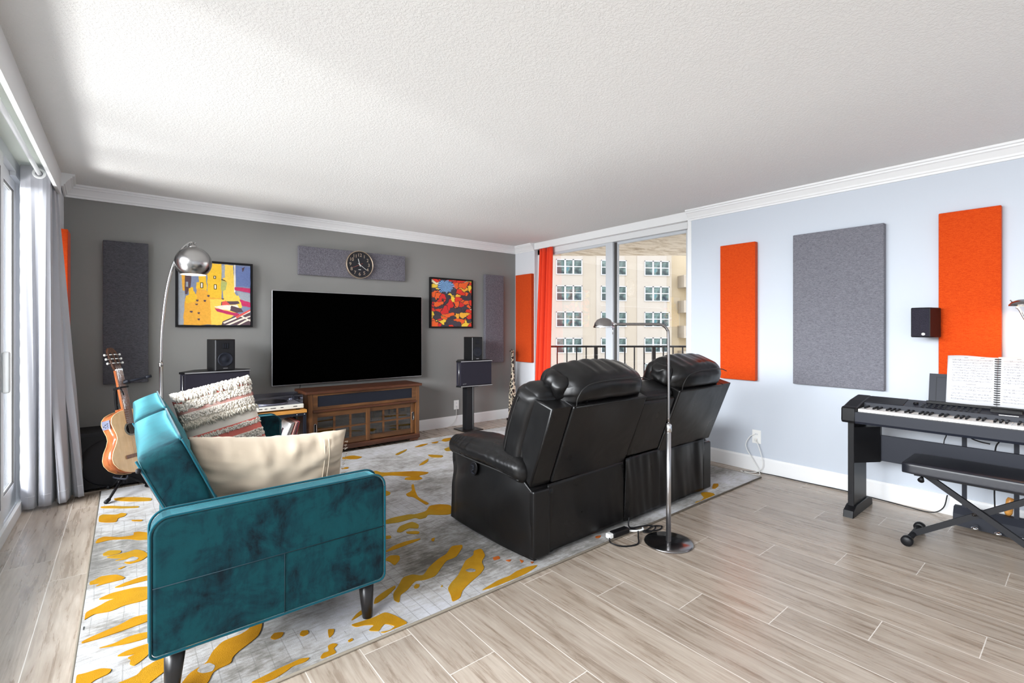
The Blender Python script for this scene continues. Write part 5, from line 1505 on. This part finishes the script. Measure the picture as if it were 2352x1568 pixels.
# ================================================================== guitar on its stand
gt = thing('acoustic_guitar', 'honey and cedar acoustic guitar standing upright behind the teal sofa', 'guitar', (0.090, 4.655, 0.172))
gt.rotation_mode = 'XYZ'
lean = Matrix.Rotation(R(40), 4, 'Z') @ Matrix.Rotation(R(-15), 4, 'X')
gt.rotation_euler = lean.to_euler()
def half(t_):   # body half width along length 0..1 (tail to neck)
    pts = [(0, 0.0), (.02, .062), (.06, .112), (.13, .156), (.22, .182), (.30, .184), (.40, .166), (.50, .135), (.58, .118), (.65, .118), (.74, .130), (.83, .139), (.90, .130), (.95, .106), (.985, .065), (1.0, .03)]
    for (a, v), (c, w_) in zip(pts, pts[1:]):
        if t_ <= c: return v + (w_ - v) * (t_ - a) / (c - a)
    return .03
BL_ = 0.485
out = []
for k in range(61):
    t_ = k / 60; t_ = 0.5 - 0.5 * math.cos(PI * t_); out.append((half(t_), t_ * BL_))
loop = out + [(-x, z) for x, z in reversed(out) if x > 0.001]
b = BM(); prism(b, loop, 0.0, 0.094, 'Y'); 
for f in b.faces:
    if abs(f.normal.y) < .5: f.smooth = True
obj('body', b, M['mahog'], gt)
b = BM(); prism(b, [(x * .985, z * .99 + .002) for x, z in loop], -0.003, 0.0, 'Y'); sb_ = obj('soundboard', b, M['cedar'], gt)
for yy in (0.0, 0.094):
    b = BM(); tube(b, [(x, yy, z) for x, z in loop] + [(loop[0][0], yy, loop[0][1])], 0.0026, 6); obj('binding', b, simple('cream_binding', srgb(236, 204, 160), 0.4) if yy == 0 else M['cedar'], gt)
hz = 0.335
b = BM(); lathe(b, [(0.043, -0.0036), (0.056, -0.0036)], 40, c=(0, 0, hz), axis='Y', cap=False); obj('rosette', b, simple('rosette_inlay', srgb(120, 120, 110), 0.5, var=.4, vscale=200), sb_)
b = BM(); lathe(b, [(0, -0.0034), (0.043, -0.0034)], 40, c=(0, 0, hz), axis='Y'); obj('sound_hole', b, M['black_matte'], sb_)
b = BM(); box(b, -0.09, 0.09, -0.012, -0.003, 0.115, 0.142, bev=0.003); br_ = obj('bridge', b, M['rosewood'], sb_)
b = BM(); prism(b, [(-0.03, 0.47), (0.03, 0.47), (0.0255, 0.80), (-0.0255, 0.80)], 0.0, 0.024, 'Y', bev=0.006); prism(b, [(-.03, .44), (.03, .44), (.028, .50), (-.028, .50)], 0.01, 0.085, 'Y', bev=.005); obj('neck', b, M['mahog'], gt)
b = BM(); prism(b, [(-0.0305, 0.375), (0.0305, 0.375), (0.0262, 0.80), (-0.0262, 0.80)], -0.0075, 0.0, 'Y'); fb_ = obj('fretboard', b, M['rosewood'], gt)
b = BM()
for k in range(1, 19):
    z = 0.80 - 0.65 * (1 - 2 ** (-k / 12)); w_ = 0.0262 + (0.80 - z) / 0.425 * .0043
    tube(b, [(-w_, -0.008, z), (w_, -0.008, z)], 0.0011, 5)
fr_ = obj('frets', b, M['chrome'], fb_); fr_['kind'] = 'stuff'
b = BM(); box(b, -0.0265, 0.0265, -0.011, 0.0, 0.799, 0.806); obj('nut', b, M['keys'], gt)
b = BM(); prism(b, [(-0.028, 0.805), (0.028, 0.805), (0.035, 0.84), (0.036, 0.955), (0.020, 0.985), (0.0, 0.992), (-0.020, 0.985), (-0.036, 0.955), (-0.035, 0.84)], 0.0, 0.016, 'Y', bev=0.003)
for v in b.verts: v.co.y += (v.co.z - 0.805) * 0.16
hs = obj('headstock', b, M['headwood'], gt)
b = BM()
for x in (-0.016, 0.016): prism(b, rrect(x - 0.0055, x + 0.0055, 0.845, 0.945, 0.005, 4), -0.001, 0.0, 'Y')
for v in b.verts: v.co.y += (v.co.z - 0.805) * 0.16
obj('tuner_slot', b, M['black_matte'], hs)
for s_ in (-1, 1):
    for z in (0.860, 0.895, 0.930):
        b = BM(); y = (z - 0.805) * .16 + 0.008
        tube(b, [(s_ * 0.034, y, z), (s_ * 0.052, y, z)], 0.0028, 8)
        b2 = [(s_ * 0.052, y, z), (s_ * 0.055, y, z), (s_ * 0.061, y, z), (s_ * 0.065, y, z)]; tube(b, b2, [0.004, 0.009, 0.009, 0.004], 10)
        tube(b, [(s_ * 0.006, y - .008, z), (s_ * 0.028, y - .008, z)], 0.004, 8)
        obj('tuning_peg', b, M['cable_w'], hs)
for k in range(6):
    x = (k - 2.5); b = BM(); tube(b, [(x * .0105, -0.013, 0.135), (x * .0086, -0.0115, 0.803), (x * 0.006, (0.06) * .16 - .002, 0.865)], 0.0006 if k > 2 else 0.0009, 5); obj('string', b, M['chrome'], gt)
b = BM(); prism(b, rrect(0.010, 0.082, 0.335, 0.40, 0.006, 4), -0.0035, 0, 'X')
for v in b.verts: v.co = Vector((-0.1385 + v.co.x - (0.004 if v.co.z < .36 else 0), v.co.y, v.co.z + 0.03))
pr = obj('preamp', b, simple('preamp_panel', srgb(96, 100, 120), 0.4), gt)
b = BM()
for (yy, zz) in ((.03, .375), (.03, .39), (.03, .405), (.05, .38), (.05, .40), (.065, .39)): box(b, -0.1455, -0.141, yy - .006, yy + .006, zz - .003 + .0, zz + .003)
obj('preamp_buttons', b, M['black'], pr)
b = BM(); box(b, -0.034, 0.036, -0.020, -0.010, 0.655, 0.667, bev=.003); box(b, -0.038, -0.026, -0.016, 0.045, 0.650, 0.668, bev=.003); tube(b, [(-.03, -.018, .655), (-.028, -.026, .615), (-.02, -.022, .60)], .005, 8); obj('capo', b, M['black'], gt)
# stand
gs = thing('guitar_stand', 'black tubular tripod guitar stand holding the acoustic guitar', 'guitar stand', (-0.005, 4.75, 0.0))
b = BM(); tube(b, [(0, 0, 0.075), (0, 0, 0.24)], 0.013, 14); tube(b, [(0, 0, 0.20), (-0.03, 0.06, 0.52), (-0.045, 0.10, 0.62)], 0.010, 12)
tube(b, smooth_path([(-0.045, 0.10, 0.60), (-0.055, 0.10, 0.72), (-0.05, 0.09, 0.80), (0.0, 0.05, 0.845), (0.03, 0.03, 0.85)]), 0.011, 12); obj('column', b, M['black'], gs)
b = BM(); tube(b, [(0.0, 0.05, 0.858), (0.02, 0.0, 0.860)], 0.010, 10); tube(b, [(-0.01, 0.02, 0.85), (0.16, 0.05, 0.885)], 0.009, 10); tube(b, [(0.13, 0.045, 0.88), (0.165, 0.052, 0.888)], 0.012, 10); obj('neck_yoke', b, M['bluish_black'], gs)
for (fx, fy) in ((-0.105, -0.275), (-0.105, 0.14), (0.16, 0.05)):
    b = BM(); tube(b, [(0, 0, 0.135), (fx * .95, fy * .95, 0.020)], 0.0095, 10); lg = obj('leg', b, M['black'], gs)
    b = BM(); tube(b, [(fx * .85, fy * .85, 0.030), (fx, fy, 0.026)], 0.0135, 12); obj('rubber_foot', b, M['black_matte'], lg)
for s_ in (-1, 1):
    b = BM(); c = Vector((s_ * 0.085 * math.cos(R(40)), s_ * 0.085 * math.sin(R(40)), 0.0))
    tube(b, smooth_path([(0, 0, 0.15), (c.x, c.y, 0.145), (c.x + .07, c.y - .085, 0.138), (c.x + .085, c.y - .10, 0.165)]), 0.007, 10); obj('cradle_arm', b, M['bluish_black'], gs)

# ================================================================== giraffe figurine
gf = thing('giraffe_figurine', 'tall carved giraffe figurine standing in the far corner by the orange panel', 'figurine', (4.165, 5.115, 0.0))
b = BM(); box(b, -0.06, 0.06, -0.06, 0.06, 0, 0.028, bev=0.004); obj('base', b, M['black_wood'], gf)
b = BM()
for (x, y) in ((-0.038, -0.02), (0.036, -0.02), (-0.03, 0.03), (0.030, 0.03)):
    tube(b, smooth_path([(x, y, 0.026), (x * 1.02, y, 0.15), (x * .85, y * .8, 0.32), (x * .6, y * .5, 0.46)], 5), [0.013] * 5 + [0.012] * 5 + [0.017] * 5 + [0.024], 12)
tube(b, smooth_path([(0, 0, 0.34), (0, 0, 0.42), (0, 0, 0.52), (0.003, 0, 0.62), (0.004, 0, 0.74), (0.0, 0, 0.86), (-0.004, -0.004, 0.925)], 5), [0.020, .028, .034, .039, .042, .044, .045, .044, .042, .040, .037, .034, .031, .029, .027, .026, .024, .022, .021, .020, .019, .018, .0175, .017, .0165, .016, .016, .016, .017, .018, .018], 16)
tube(b, [(0.0, 0.01, 0.935), (-0.010, -0.012, 0.940), (-0.028, -0.034, 0.925), (-0.038, -0.05, 0.915)], [0.017, 0.021, 0.015, 0.010], 12)
tube(b, [(0.002, 0.012, 0.50), (0.006, 0.044, 0.42), (0.004, 0.046, 0.30)], [0.006, 0.004, 0.006], 8)
for s_ in (-1, 1):
    tube(b, [(s_ * 0.008, 0.0, 0.950), (s_ * 0.011, 0.004, 0.975), (s_ * 0.011, 0.004, 0.985)], [0.004, 0.003, 0.006], 8)
    tube(b, [(s_ * 0.016, 0.004, 0.948), (s_ * 0.030, 0.010, 0.958), (s_ * 0.040, 0.014, 0.955)], [0.004, 0.009, 0.002], 8)
obj('body', b, M['giraffe'], gf)

# ================================================================== piano
pn = thing('digital_piano', 'black digital piano on a matching stand against the blue wall', 'piano', (3.95, 0.40, 0.0))
YF, YN = 1.092, -0.305      # far and near ends
prof = [(3.757, 0.640), (3.748, 0.655), (3.750, 0.735), (3.762, 0.745), (3.80, 0.747), (3.93, 0.775), (4.10, 0.795), (4.125, 0.785), (4.125, 0.655), (4.11, 0.640)]
def endcap(y0, y1, bev):
    b = BM(); prism(b, [(p[0], p[1]) for p in prof], y0, y1, 'Y', bev=0.01); return W('end_block', b, M['black'], pn)
endcap(YF - 0.085, YF, 1); endcap(YN, YN + 0.06, 1)
b = BM(); prism(b, [(3.757, 0.640), (3.749, 0.655), (3.751, 0.716), (3.768, 0.718), (3.90, 0.718), (4.125, 0.718), (4.125, 0.655), (4.11, 0.640)], YN + 0.055, YF - 0.08, 'Y'); W('key_slip', b, M['bluish_black'], pn)
b = BM(); prism(b, [(3.925, 0.715), (3.930, 0.764), (4.09, 0.793), (4.122, 0.783), (4.122, 0.715)], YN + 0.055, YF - 0.08, 'Y', bev=.004); cp = W('control_panel', b, M['bluish_black'], pn)
b = BM(); prism(b, [(3.945, 0.7675), (4.085, 0.7925), (4.085, 0.7945), (3.945, 0.7695)], 0.80, YF - 0.09, 'Y'); W('speaker_grille', b, M['black_matte'], cp)
b = BM(); lathe(b, [(0.0, 0.012), (0.012, 0.012), (0.014, 0)], 20, c=(4.0, 0.745, 0.777)); W('volume_knob', b, M['black'], cp)
b = BM(); box(b, 3.985, 4.045, 0.27, 0.40, 0.777, 0.789)
for v in b.verts: v.co.z += (v.co.x - 4.0) * .16
W('display', b, M['black'], cp)
random.seed(2); b = BM()
for r_ in range(3):
    for q in range(20):
        y = 0.70 - q * 0.026
        if .25 < y < .42: continue
        x = 3.955 + r_ * 0.03; zz = 0.7685 + (x - 3.945) * .17
        box(b, x, x + .008, y, y + .013, zz, zz + .004)
bt = W('panel_buttons', b, M['black'], cp); bt['kind'] = 'stuff'
b = BM(); box(b, 3.938, 3.944, 0.28, 0.36, 0.7665, 0.7695); W('brand_plate', b, M['steel'], cp)
# keys: 52 white
wk = None; y = YF - 0.09
for k in range(52):
    yk = y - 0.0235 * k
    if wk is None:
        b = BM(); box(b, 0, 0.150, -0.0228, 0, -0.018, 0.0, bev=0.001); wk = obj('white_key', b, M['keys'], pn, loc=(3.778 - 3.95, yk - 0.40, 0.7355))
    else:
        c = wk.copy(); COL.objects.link(c); c.location = (3.778 - 3.95, yk - 0.40, 0.7355)
bk_ = None
for k in range(51):
    if (k % 7) in (1, 4): continue
    yk = y - 0.0235 * (k + 1)
    if bk_ is None:
        b = BM(); prism(b, [(0.05, 0.0), (0.058, 0.010), (0.150, 0.011), (0.150, 0.0)], -0.005, 0.005, 'Y', bev=0.0008); bk_ = obj('black_key', b, M['black'], pn, loc=(3.778 - 3.95, yk - 0.40, 0.7355))
    else:
        c = bk_.copy(); COL.objects.link(c); c.location = (3.778 - 3.95, yk - 0.40, 0.7355)
# music rest
b = BM(); box(b, 4.035, 4.052, YN + 0.2, 0.70, 0.785, 0.803, bev=0.002); W('music_ledge', b, M['black'], pn)
b = BM(); prism(b, [(4.050, 0.795), (4.057, 0.795), (4.096, 0.975), (4.089, 0.976)], YN + 0.22, 0.692, 'Y', bev=0.001); mr = W('music_rest', b, M['bluish_black'], pn)
b = BM()
for (a0, a1, c0, c1) in ((0.655, 0.657, 0.80, 0.955), (0.45, 0.657, 0.953, 0.955)):
    prism(b, [(4.0485 + (c0 - .795) * .2167, c0), (4.0495 + (c0 - .795) * .2167, c0), (4.0495 + (c1 - .795) * .2167, c1), (4.0485 + (c1 - .795) * .2167, c1)], a0, a1, 'Y')
W('rest_line', b, M['black_matte'], mr)
# stand legs
for (yy, vis) in ((1.055, 1), (-0.255, 0)):
    b = BM(); box(b, 3.825, 4.10, yy - 0.018, yy + 0.018, 0.06, 0.640, bev=0.003); lg = W('leg', b, M['black'], pn)
    b = BM(); prism(b, [(3.765, 0.0), (4.20, 0.0), (4.19, 0.045), (4.12, 0.072), (3.84, 0.072), (3.775, 0.045)], yy - 0.030, yy + 0.030, 'Y', bev=0.004); W('foot_bar', b, M['black'], lg)
    sgn = -1 if vis else 1
    b = BM(); prism(b, [(3.83, 0.0), (4.03, 0.0), (4.03, 0.105), (3.99, 0.105)], 0.355, 0.60, 'Z')
    for v in b.verts: v.co.y = yy + sgn * (0.018 + v.co.y); v.co.z = 0.36 + (v.co.z - .355) * (0.235 / 0.245) if v.co.x > 4.02 or v.co.z < .4 else v.co.z
    W('corner_bracket', b, M['black'], lg)
b = BM(); box(b, 4.01, 4.03, -0.24, 1.04, 0.365, 0.540, bev=0.003); W('stretcher_board', b, M['bluish_black'], pn)
b = BM(); lathe(b, [(0, -0.003), (0.005, -0.002), (0.006, 0)], 10, c=(4.008, 0.975, 0.455), axis='X'); W('screw', b, M['chrome'], pn)
# pedal unit
for yy in (0.535, 0.305):
    b = BM(); box(b, 4.155, 4.175, yy - 0.011, yy + 0.011, 0.10, 0.64); W('pedal_post', b, M['bluish_black'], pn)
b = BM(); prism(b, [(4.125, 0.012), (4.20, 0.012), (4.20, 0.125), (4.155, 0.125), (4.13, 0.085)], 0.10, 0.585, 'Y', bev=0.003); pu = W('pedal_box', b, M['bluish_black'], pn)
for yy in (0.475, 0.375, 0.275):
    b = BM(); tube(b, [(4.14, yy, 0.045), (4.09, yy, 0.046), (4.06, yy, 0.038), (4.045, yy, 0.032)], [0.008, 0.013, 0.020, 0.010], 14)
    for v in b.verts: v.co.z = 0.04 + (v.co.z - 0.04) * .5
    W('pedal', b, M['chrome'], pu)
def mesh_cable(name, pts, r, m, label, cat='cable', par=None, group=None):
    b = BM(); tube(b, smooth_path(pts, 8), r, 8); o = obj(name, b, m, par)
    if par is None: tag(o, label, cat, group)
    return o
# open book
bk = thing('music_book', 'open spiral bound book of sheet music on the piano music rest', 'book', (4.035, 0.375, 0.804))
def page(y0, y1, nm):
    b = BM(); N_ = 24; rows = []
    for i in range(N_ + 1):
        u = i / N_; y = y0 + (y1 - y0) * u - 0.375; bow = 0.012 * math.sin(PI * u) * (1 if y0 > .3 else .8)
        hz_ = 0.292 + 0.004 * math.sin(u * 5)
        rows.append([b.verts.new((-bow + 0.0 + 0.236 * t_ * hz_ / 1.0, y, t_ * hz_)) for t_ in (0, .25, .5, .75, 1)])
    for a, c in zip(rows, rows[1:]):
        for j in range(4): b.faces.new((a[j], a[j + 1], c[j + 1], c[j])).smooth = True
    o = obj(nm, b, M['paper'], bk); md = o.modifiers.new('solid', 'SOLIDIFY'); md.thickness = 0.007; md.offset = 1.0
    bmesh_ = BM()
    rnd = random.Random(int(y0 * 100)); z = 0.025
    def pt(u, zz, e): 
        y = y0 + (y1 - y0) * u - 0.375; bow = 0.012 * math.sin(PI * u) * (1 if y0 > .3 else .8)
        return (-bow + 0.236 * zz - e, y, zz)
    rowz = [0.025, 0.042, 0.059, 0.082, 0.099, 0.137, 0.153, 0.169, 0.185, 0.201, 0.217, 0.233, 0.249, 0.265]
    for zz in rowz:
        for st_ in (0, 0.0045):
            for i in range(10):
                u0 = .10 + .8 * i / 10; u1 = u0 + .08
                a, c, d, e = pt(u0, zz + st_, .0012), pt(u1, zz + st_, .0012), pt(u1, zz + st_ + .0010, .0012), pt(u0, zz + st_ + .0010, .0012)
                bmesh_.faces.new([bmesh_.verts.new(q) for q in (a, c, d, e)])
        for i in range(26):
            u0 = .10 + .8 * rnd.random(); z0 = zz + rnd.uniform(-.002, .006)
            a, c, d, e = pt(u0, z0, .0014), pt(u0 + .012, z0, .0014), pt(u0 + .012, z0 + .002, .0014), pt(u0, z0 + .002, .0014)
            bmesh_.faces.new([bmesh_.verts.new(q) for q in (a, c, d, e)])
    for (u0, u1, z0) in ((.35, .75, .281), (.4, .6, .119)):
        a, c, d, e = pt(u0, z0, .0014), pt(u1, z0, .0014), pt(u1, z0 + .0022, .0014), pt(u0, z0 + .0022, .0014)
        bmesh_.faces.new([bmesh_.verts.new(q) for q in (a, c, d, e)])
    obj('staves', bmesh_, M['ink'], o)
page(0.605, 0.378, 'page'); page(0.377, 0.150, 'page')
sp_ = None
for k in range(21):
    z = 0.012 + k * 0.0133
    if sp_ is None:
        b = BM(); tube(b, smooth_path([(0.002, 0.015, 0), (-0.006, 0.008, 0), (-0.009, 0.0, 0), (-0.006, -0.008, 0), (0.002, -0.014, 0)], 4), 0.0030, 6); sp_ = obj('binding_ring', b, M['ink_d'], bk, loc=(0.236 * z, 0.0025, z))
    else:
        c = sp_.copy(); COL.objects.link(c); c.location = (0.236 * z, 0.0025, z)

# bench
bn = thing('piano_bench', 'black padded piano bench on crossed metal legs in front of the piano', 'bench', (3.70, 0.40, 0.0))
W('seat', soft((0.345, 0.69, 0.066), 0.014, 10, puff=(0, 0, 0.006), center=(3.72, 0.385, 0.452)), simple('bench_vinyl', (0.010, 0.011, 0.016, 1), 0.38, bump=.1), bn)
b = BM(); box(b, 3.60, 3.84, 0.10, 0.68, 0.405, 0.420, bev=.002); W('seat_frame', b, M['black_matte'], bn)
for y in (0.67,):
    b = BM(); tube(b, [(3.585, 0.640, 0.405), (3.555, 0.640, 0.395)], [0.008, 0.016], 12); W('adjust_knob', b, M['black'], bn)
def beam(b, p, q, w, h):
    p, q = Vector(p), Vector(q); d = (q - p).normalized(); s = Vector((1, 0, 0)); n_ = s.cross(d).normalized()
    vs = [b.verts.new(e + s * sx * w / 2 + n_ * sn * h / 2) for e in (p, q) for sx, sn in ((-1, -1), (1, -1), (1, 1), (-1, 1))]
    for f in ((0, 1, 2, 3), (4, 7, 6, 5), (0, 4, 5, 1), (1, 5, 6, 2), (2, 6, 7, 3), (3, 7, 4, 0)): b.faces.new([vs[i] for i in f])
    bmesh.ops.recalc_face_normals(b, faces=b.faces[:])
b = BM(); beam(b, (3.665, 0.635, 0.405), (3.665, 0.085, 0.03), 0.022, 0.030); W('cross_leg', b, M['black_matte'], bn)
b = BM(); beam(b, (3.695, 0.695, 0.035), (3.695, 0.165, 0.405), 0.022, 0.030); W('cross_leg', b, M['black_matte'], bn)
b = BM(); tube(b, [(3.655, 0.43, 0.237), (3.66, 0.43, 0.237)], 0.010, 12); tube(b, [(3.645, 0.432, 0.235), (3.71, 0.432, 0.235)], 0.006, 12); W('pivot_bolt', b, M['dark_metal'], bn)
for (y) in (0.700, 0.075):
    b = BM(); tube(b, [(3.535, y, 0.030), (3.865, y, 0.030)], 0.0155, 14); fb2 = W('foot_bar', b, M['black_matte'], bn)
    for x in (3.545, 3.855):
        b = BM(); tube(b, [(x - 0.02, y, 0.030), (x - .014, y, .030), (x + .014, y, .030), (x + 0.02, y, 0.030)], [0.023, 0.029, 0.029, 0.023], 16); W('end_cap', b, M['black'], fb2)

# ------------------------------------------------------------------ wall speaker, small lamp, shaker
ws = thing('wall_speaker', 'small black wall mounted speaker beside the orange panel above the piano', 'speaker', (4.25, 0.72, 1.31), 0)
b = BM(); foot = [(-0.105, 0.078), (-0.118, 0.03), (-0.105, -0.022), (0.02, -0.055), (0.085, -0.03), (0.085, 0.05)]
prism(b, foot, -0.100, 0.100, 'Z', bev=0.006); obj('cabinet', b, M['black'], ws)
b = BM(); N_ = 8
for i in range(N_):
    pass
prism(b, [(-0.108, 0.074), (-0.121, 0.03), (-0.108, -0.018), (-0.100, -0.018), (-0.112, 0.03), (-0.100, 0.074)], -0.094, 0.094, 'Z', bev=.002); obj('grille', b, M['grille'], ws)
b = BM(); lathe(b, [(0, -0.003), (0.009, -0.002), (0.009, 0)], 20, c=(-0.1165, 0.012, -0.078), axis='X')
for v in b.verts: v.co.y = 0.012 + (v.co.y - 0.012) * 1.1
obj('badge', b, M['cable_w'], ws)
b = BM(); tube(b, [(0.08, 0.01, 0), (0.119, 0.01, 0)], 0.016, 12); obj('bracket', b, M['black'], ws)
ll = thing('piano_lamp', 'small silver gooseneck lamp over the piano at the right edge', 'lamp', (4.10, 0.02, 0.796))
b = BM(); lathe(b, [(0, 0), (0.06, 0), (0.062, 0.01), (0.01, 0.018), (0, 0.018)], 28); obj('base', b, M['nickel'], ll)
b = BM(); tube(b, smooth_path([(0, 0, 0.015), (0.0, 0.02, 0.20), (0.01, 0.06, 0.34), (0.025, 0.16, 0.42), (0.035, 0.235, 0.50), (0.04, 0.272, 0.585), (0.04, 0.285, 0.60)], 8), 0.0055, 10); obj('gooseneck', b, M['nickel'], ll)
b = BM(); lathe(b, [(0, 0.030), (0.02, 0.028), (0.048, 0.014), (0.060, -0.002), (0.060, -0.010), (0.05, -0.006), (0.0, 0.012)], 30, c=(0.04, 0.258, 0.618)); tube(b, [(0.04, 0.302, 0.632), (0.04, 0.310, 0.645)], 0.003, 8)
lh = obj('lamp_head', b, M['smoky_chrome'], ll)
b = BM(); lathe(b, [(0, -0.004), (0.045, -0.004)], 24, c=(0.04, 0.258, 0.615)); obj('bulb', b, emit('warm_lamp_glow', (1, .78, .5, 1), 8), lh)
lp = bpy.data.lights.new('piano_lamp_light', 'SPOT'); lp.energy = 0.9; lp.color = (1, .74, .45); lp.spot_size = R(120); lp.spot_blend = 1; lp.shadow_soft_size = .03
lo = bpy.data.objects.new('piano_lamp_light', lp); COL.objects.link(lo); lo.location = (4.135, 0.275, 1.395); lo.rotation_euler = (Vector((4.32, 0.42, 1.05)) - Vector(lo.location)).to_track_quat('-Z', 'Y').to_euler()
b = BM(); tube(b, [(4.205, 0.345, 0.125), (4.205, 0.343, 0.140), (4.210, 0.335, 0.215), (4.212, 0.332, 0.230)], [0.013, 0.019, 0.019, 0.014], 16); tube(b, [(4.208, 0.335, .185), (4.18, 0.315, .185)], .005, 8)
o = obj('wooden_shaker', b, M['oak']); tag(o, 'pale tan wooden shaker hanging beside the piano pedal post', 'shaker')

# ------------------------------------------------------------------ outlets and cables
def outlet(loc, axis, label):
    t_ = thing('wall_outlet', label, 'outlet', loc, R(-90) if axis == 'x' else 0, 'white wall outlets')
    b = BM(); box(b, -0.038, 0.038, -0.006, 0.0, -0.060, 0.060, bev=0.003); pl = obj('cover_plate', b, simple('outlet_white', srgb(236, 236, 234), 0.4), t_)
    for z in (0.022, -0.022):
        b = BM(); prism(b, rrect(-0.016, 0.016, z - 0.014, z + 0.014, 0.008, 5), -0.0075, -0.006, 'Y'); so = obj('socket', b, M['white'], pl)
        b = BM()
        for x in (-0.006, 0.006): box(b, x - 0.0012, x + 0.0012, -0.0079, -0.0074, z - 0.003, z + 0.005)
        obj('slots', b, M['ink_d'], so)
outlet((4.370, 1.915, 0.305), 'x', 'white wall outlet with cables on the blue wall behind the black sofa')
outlet((3.365, 5.300, 0.270), 'y', 'white wall outlet on the grey wall beside the speaker pedestal')
CG = 'cables on the floor and walls'
b = BM(); box(b, 4.335, 4.362, 1.905, 1.925, 0.272, 0.292, bev=.003); o = obj('plug', b, M['cable_w']); tag(o, 'white plug in the lower socket of the blue wall outlet', 'plug')
mesh_cable('cable', [(4.345, 1.92, 0.33), (4.33, 1.96, 0.30), (4.31, 1.985, 0.22), (4.31, 1.93, 0.12), (4.28, 1.86, 0.03), (4.25, 1.84, 0.006), (4.22, 1.90, 0.006), (4.23, 1.99, 0.006)], 0.003, M['cable_w'], 'white cable looping down from the upper socket on the blue wall', group=CG)
mesh_cable('cable', [(4.335, 1.912, 0.28), (4.32, 1.88, 0.24), (4.31, 1.845, 0.14), (4.31, 1.84, 0.07), (4.29, 1.87, 0.02), (4.26, 1.93, 0.006), (4.24, 2.00, 0.006)], 0.003, M['cable_w'], 'white cable hanging from the lower plug of the blue wall outlet', group=CG)
mesh_cable('cable', [(4.24, 1.98, 0.006), (4.30, 1.90, 0.006), (4.33, 1.75, 0.006), (4.335, 1.50, 0.006), (4.342, 1.25, 0.008), (4.325, 1.0, 0.006), (4.30, .85, 0.006), (4.30, 0.72, 0.006), (4.315, 0.66, 0.05), (4.325, .64, 0.14)], 0.0035, M['black'], 'black cable running along the baseboard behind the piano', group=CG)
mesh_cable('cable', [(4.21, .62, .64), (4.22, .625, .60), (4.22, .63, .56), (4.215, .64, .52), (4.2, .64, .45)], 0.003, M['black'], 'thin dark cable dropping behind the piano stretcher, farthest one', group=CG)
mesh_cable('cable', [(4.20, .50, .635), (4.20, .515, .60), (4.20, .51, .57), (4.19, .47, .555), (4.18, .42, .55)], 0.004, M['black'], 'black cable curling under the piano keybed near the clamp', group=CG)
mesh_cable('cable', [(4.20, .36, .65), (4.21, .36, .60), (4.22, .38, .57), (4.22, .40, .52), (4.22, .40, .4), (4.22, .405, .25), (4.20, .40, .12)], 0.004, M['black'], 'black cable hanging down beside the wooden shaker', group=CG)
mesh_cable('cable', [(3.36, 5.285, 0.245), (3.35, 5.275, 0.16), (3.32, 5.26, 0.08), (3.22, 5.25, 0.012), (3.05, 5.255, 0.006), (2.8, 5.262, 0.006), (2.62, 5.262, 0.006)], 0.003, M['cable_w'], 'pale cable running along the far baseboard from the outlet', group=CG)
mesh_cable('cable', [(1.42, 5.25, 0.70), (1.405, 5.26, 0.62), (1.345, 5.265, 0.56), (1.335, 5.265, 0.42)], 0.003, M['black'], 'thin black cable hanging below the television behind the turntable', group=CG)
# power brick bundle near the lamp base
b = BM(); box(b, -0.075, 0.06, -0.024, 0.024, 0.0, 0.034, bev=0.009, seg=3); pb = obj('power_adapter', b, M['black'], None, loc=(2.345, 1.835, 0.0125), rot=(0, 0, R(-4))); tag(pb, 'black power adapter lying behind the black sofa near the lamp base', 'adapter')
b = BM(); box(b, -0.112, -0.078, -0.018, 0.018, 0.003, 0.031, bev=0.005); obj('plug', b, M['cable_w'], pb)
mesh_cable('cable', [(2.235, 1.83, 0.022), (2.20, 1.79, 0.018), (2.24, 1.735, 0.006), (2.33, 1.70, 0.006), (2.40, 1.745, 0.012), (2.46, 1.79, 0.016)], 0.0045, M['black'], 'black cord looping from the white plug to the lamp base', group=CG)
mesh_cable('cable', [(2.40, 1.835, 0.03), (2.46, 1.82, 0.02), (2.53, 1.765, 0.008), (2.60, 1.735, 0.006), (2.66, 1.755, 0.006), (2.62, 1.79, 0.006), (2.54, 1.775, 0.012), (2.48, 1.765, 0.014), (2.52, 1.74, 0.014), (2.60, 1.76, 0.014), (2.57, 1.80, 0.02), (2.46, 1.85, 0.02), (2.46, 1.86, 0.08)], 0.0045, M['black'], 'tangled black cord coiled behind the lamp pole', group=CG)
mesh_cable('cable', [(2.41, 1.83, 0.020), (2.45, 1.80, 0.018), (2.50, 1.785, 0.018), (2.52, 1.80, 0.018)], 0.006, M['cable_w'], 'short white cord beside the black power adapter', group=CG)
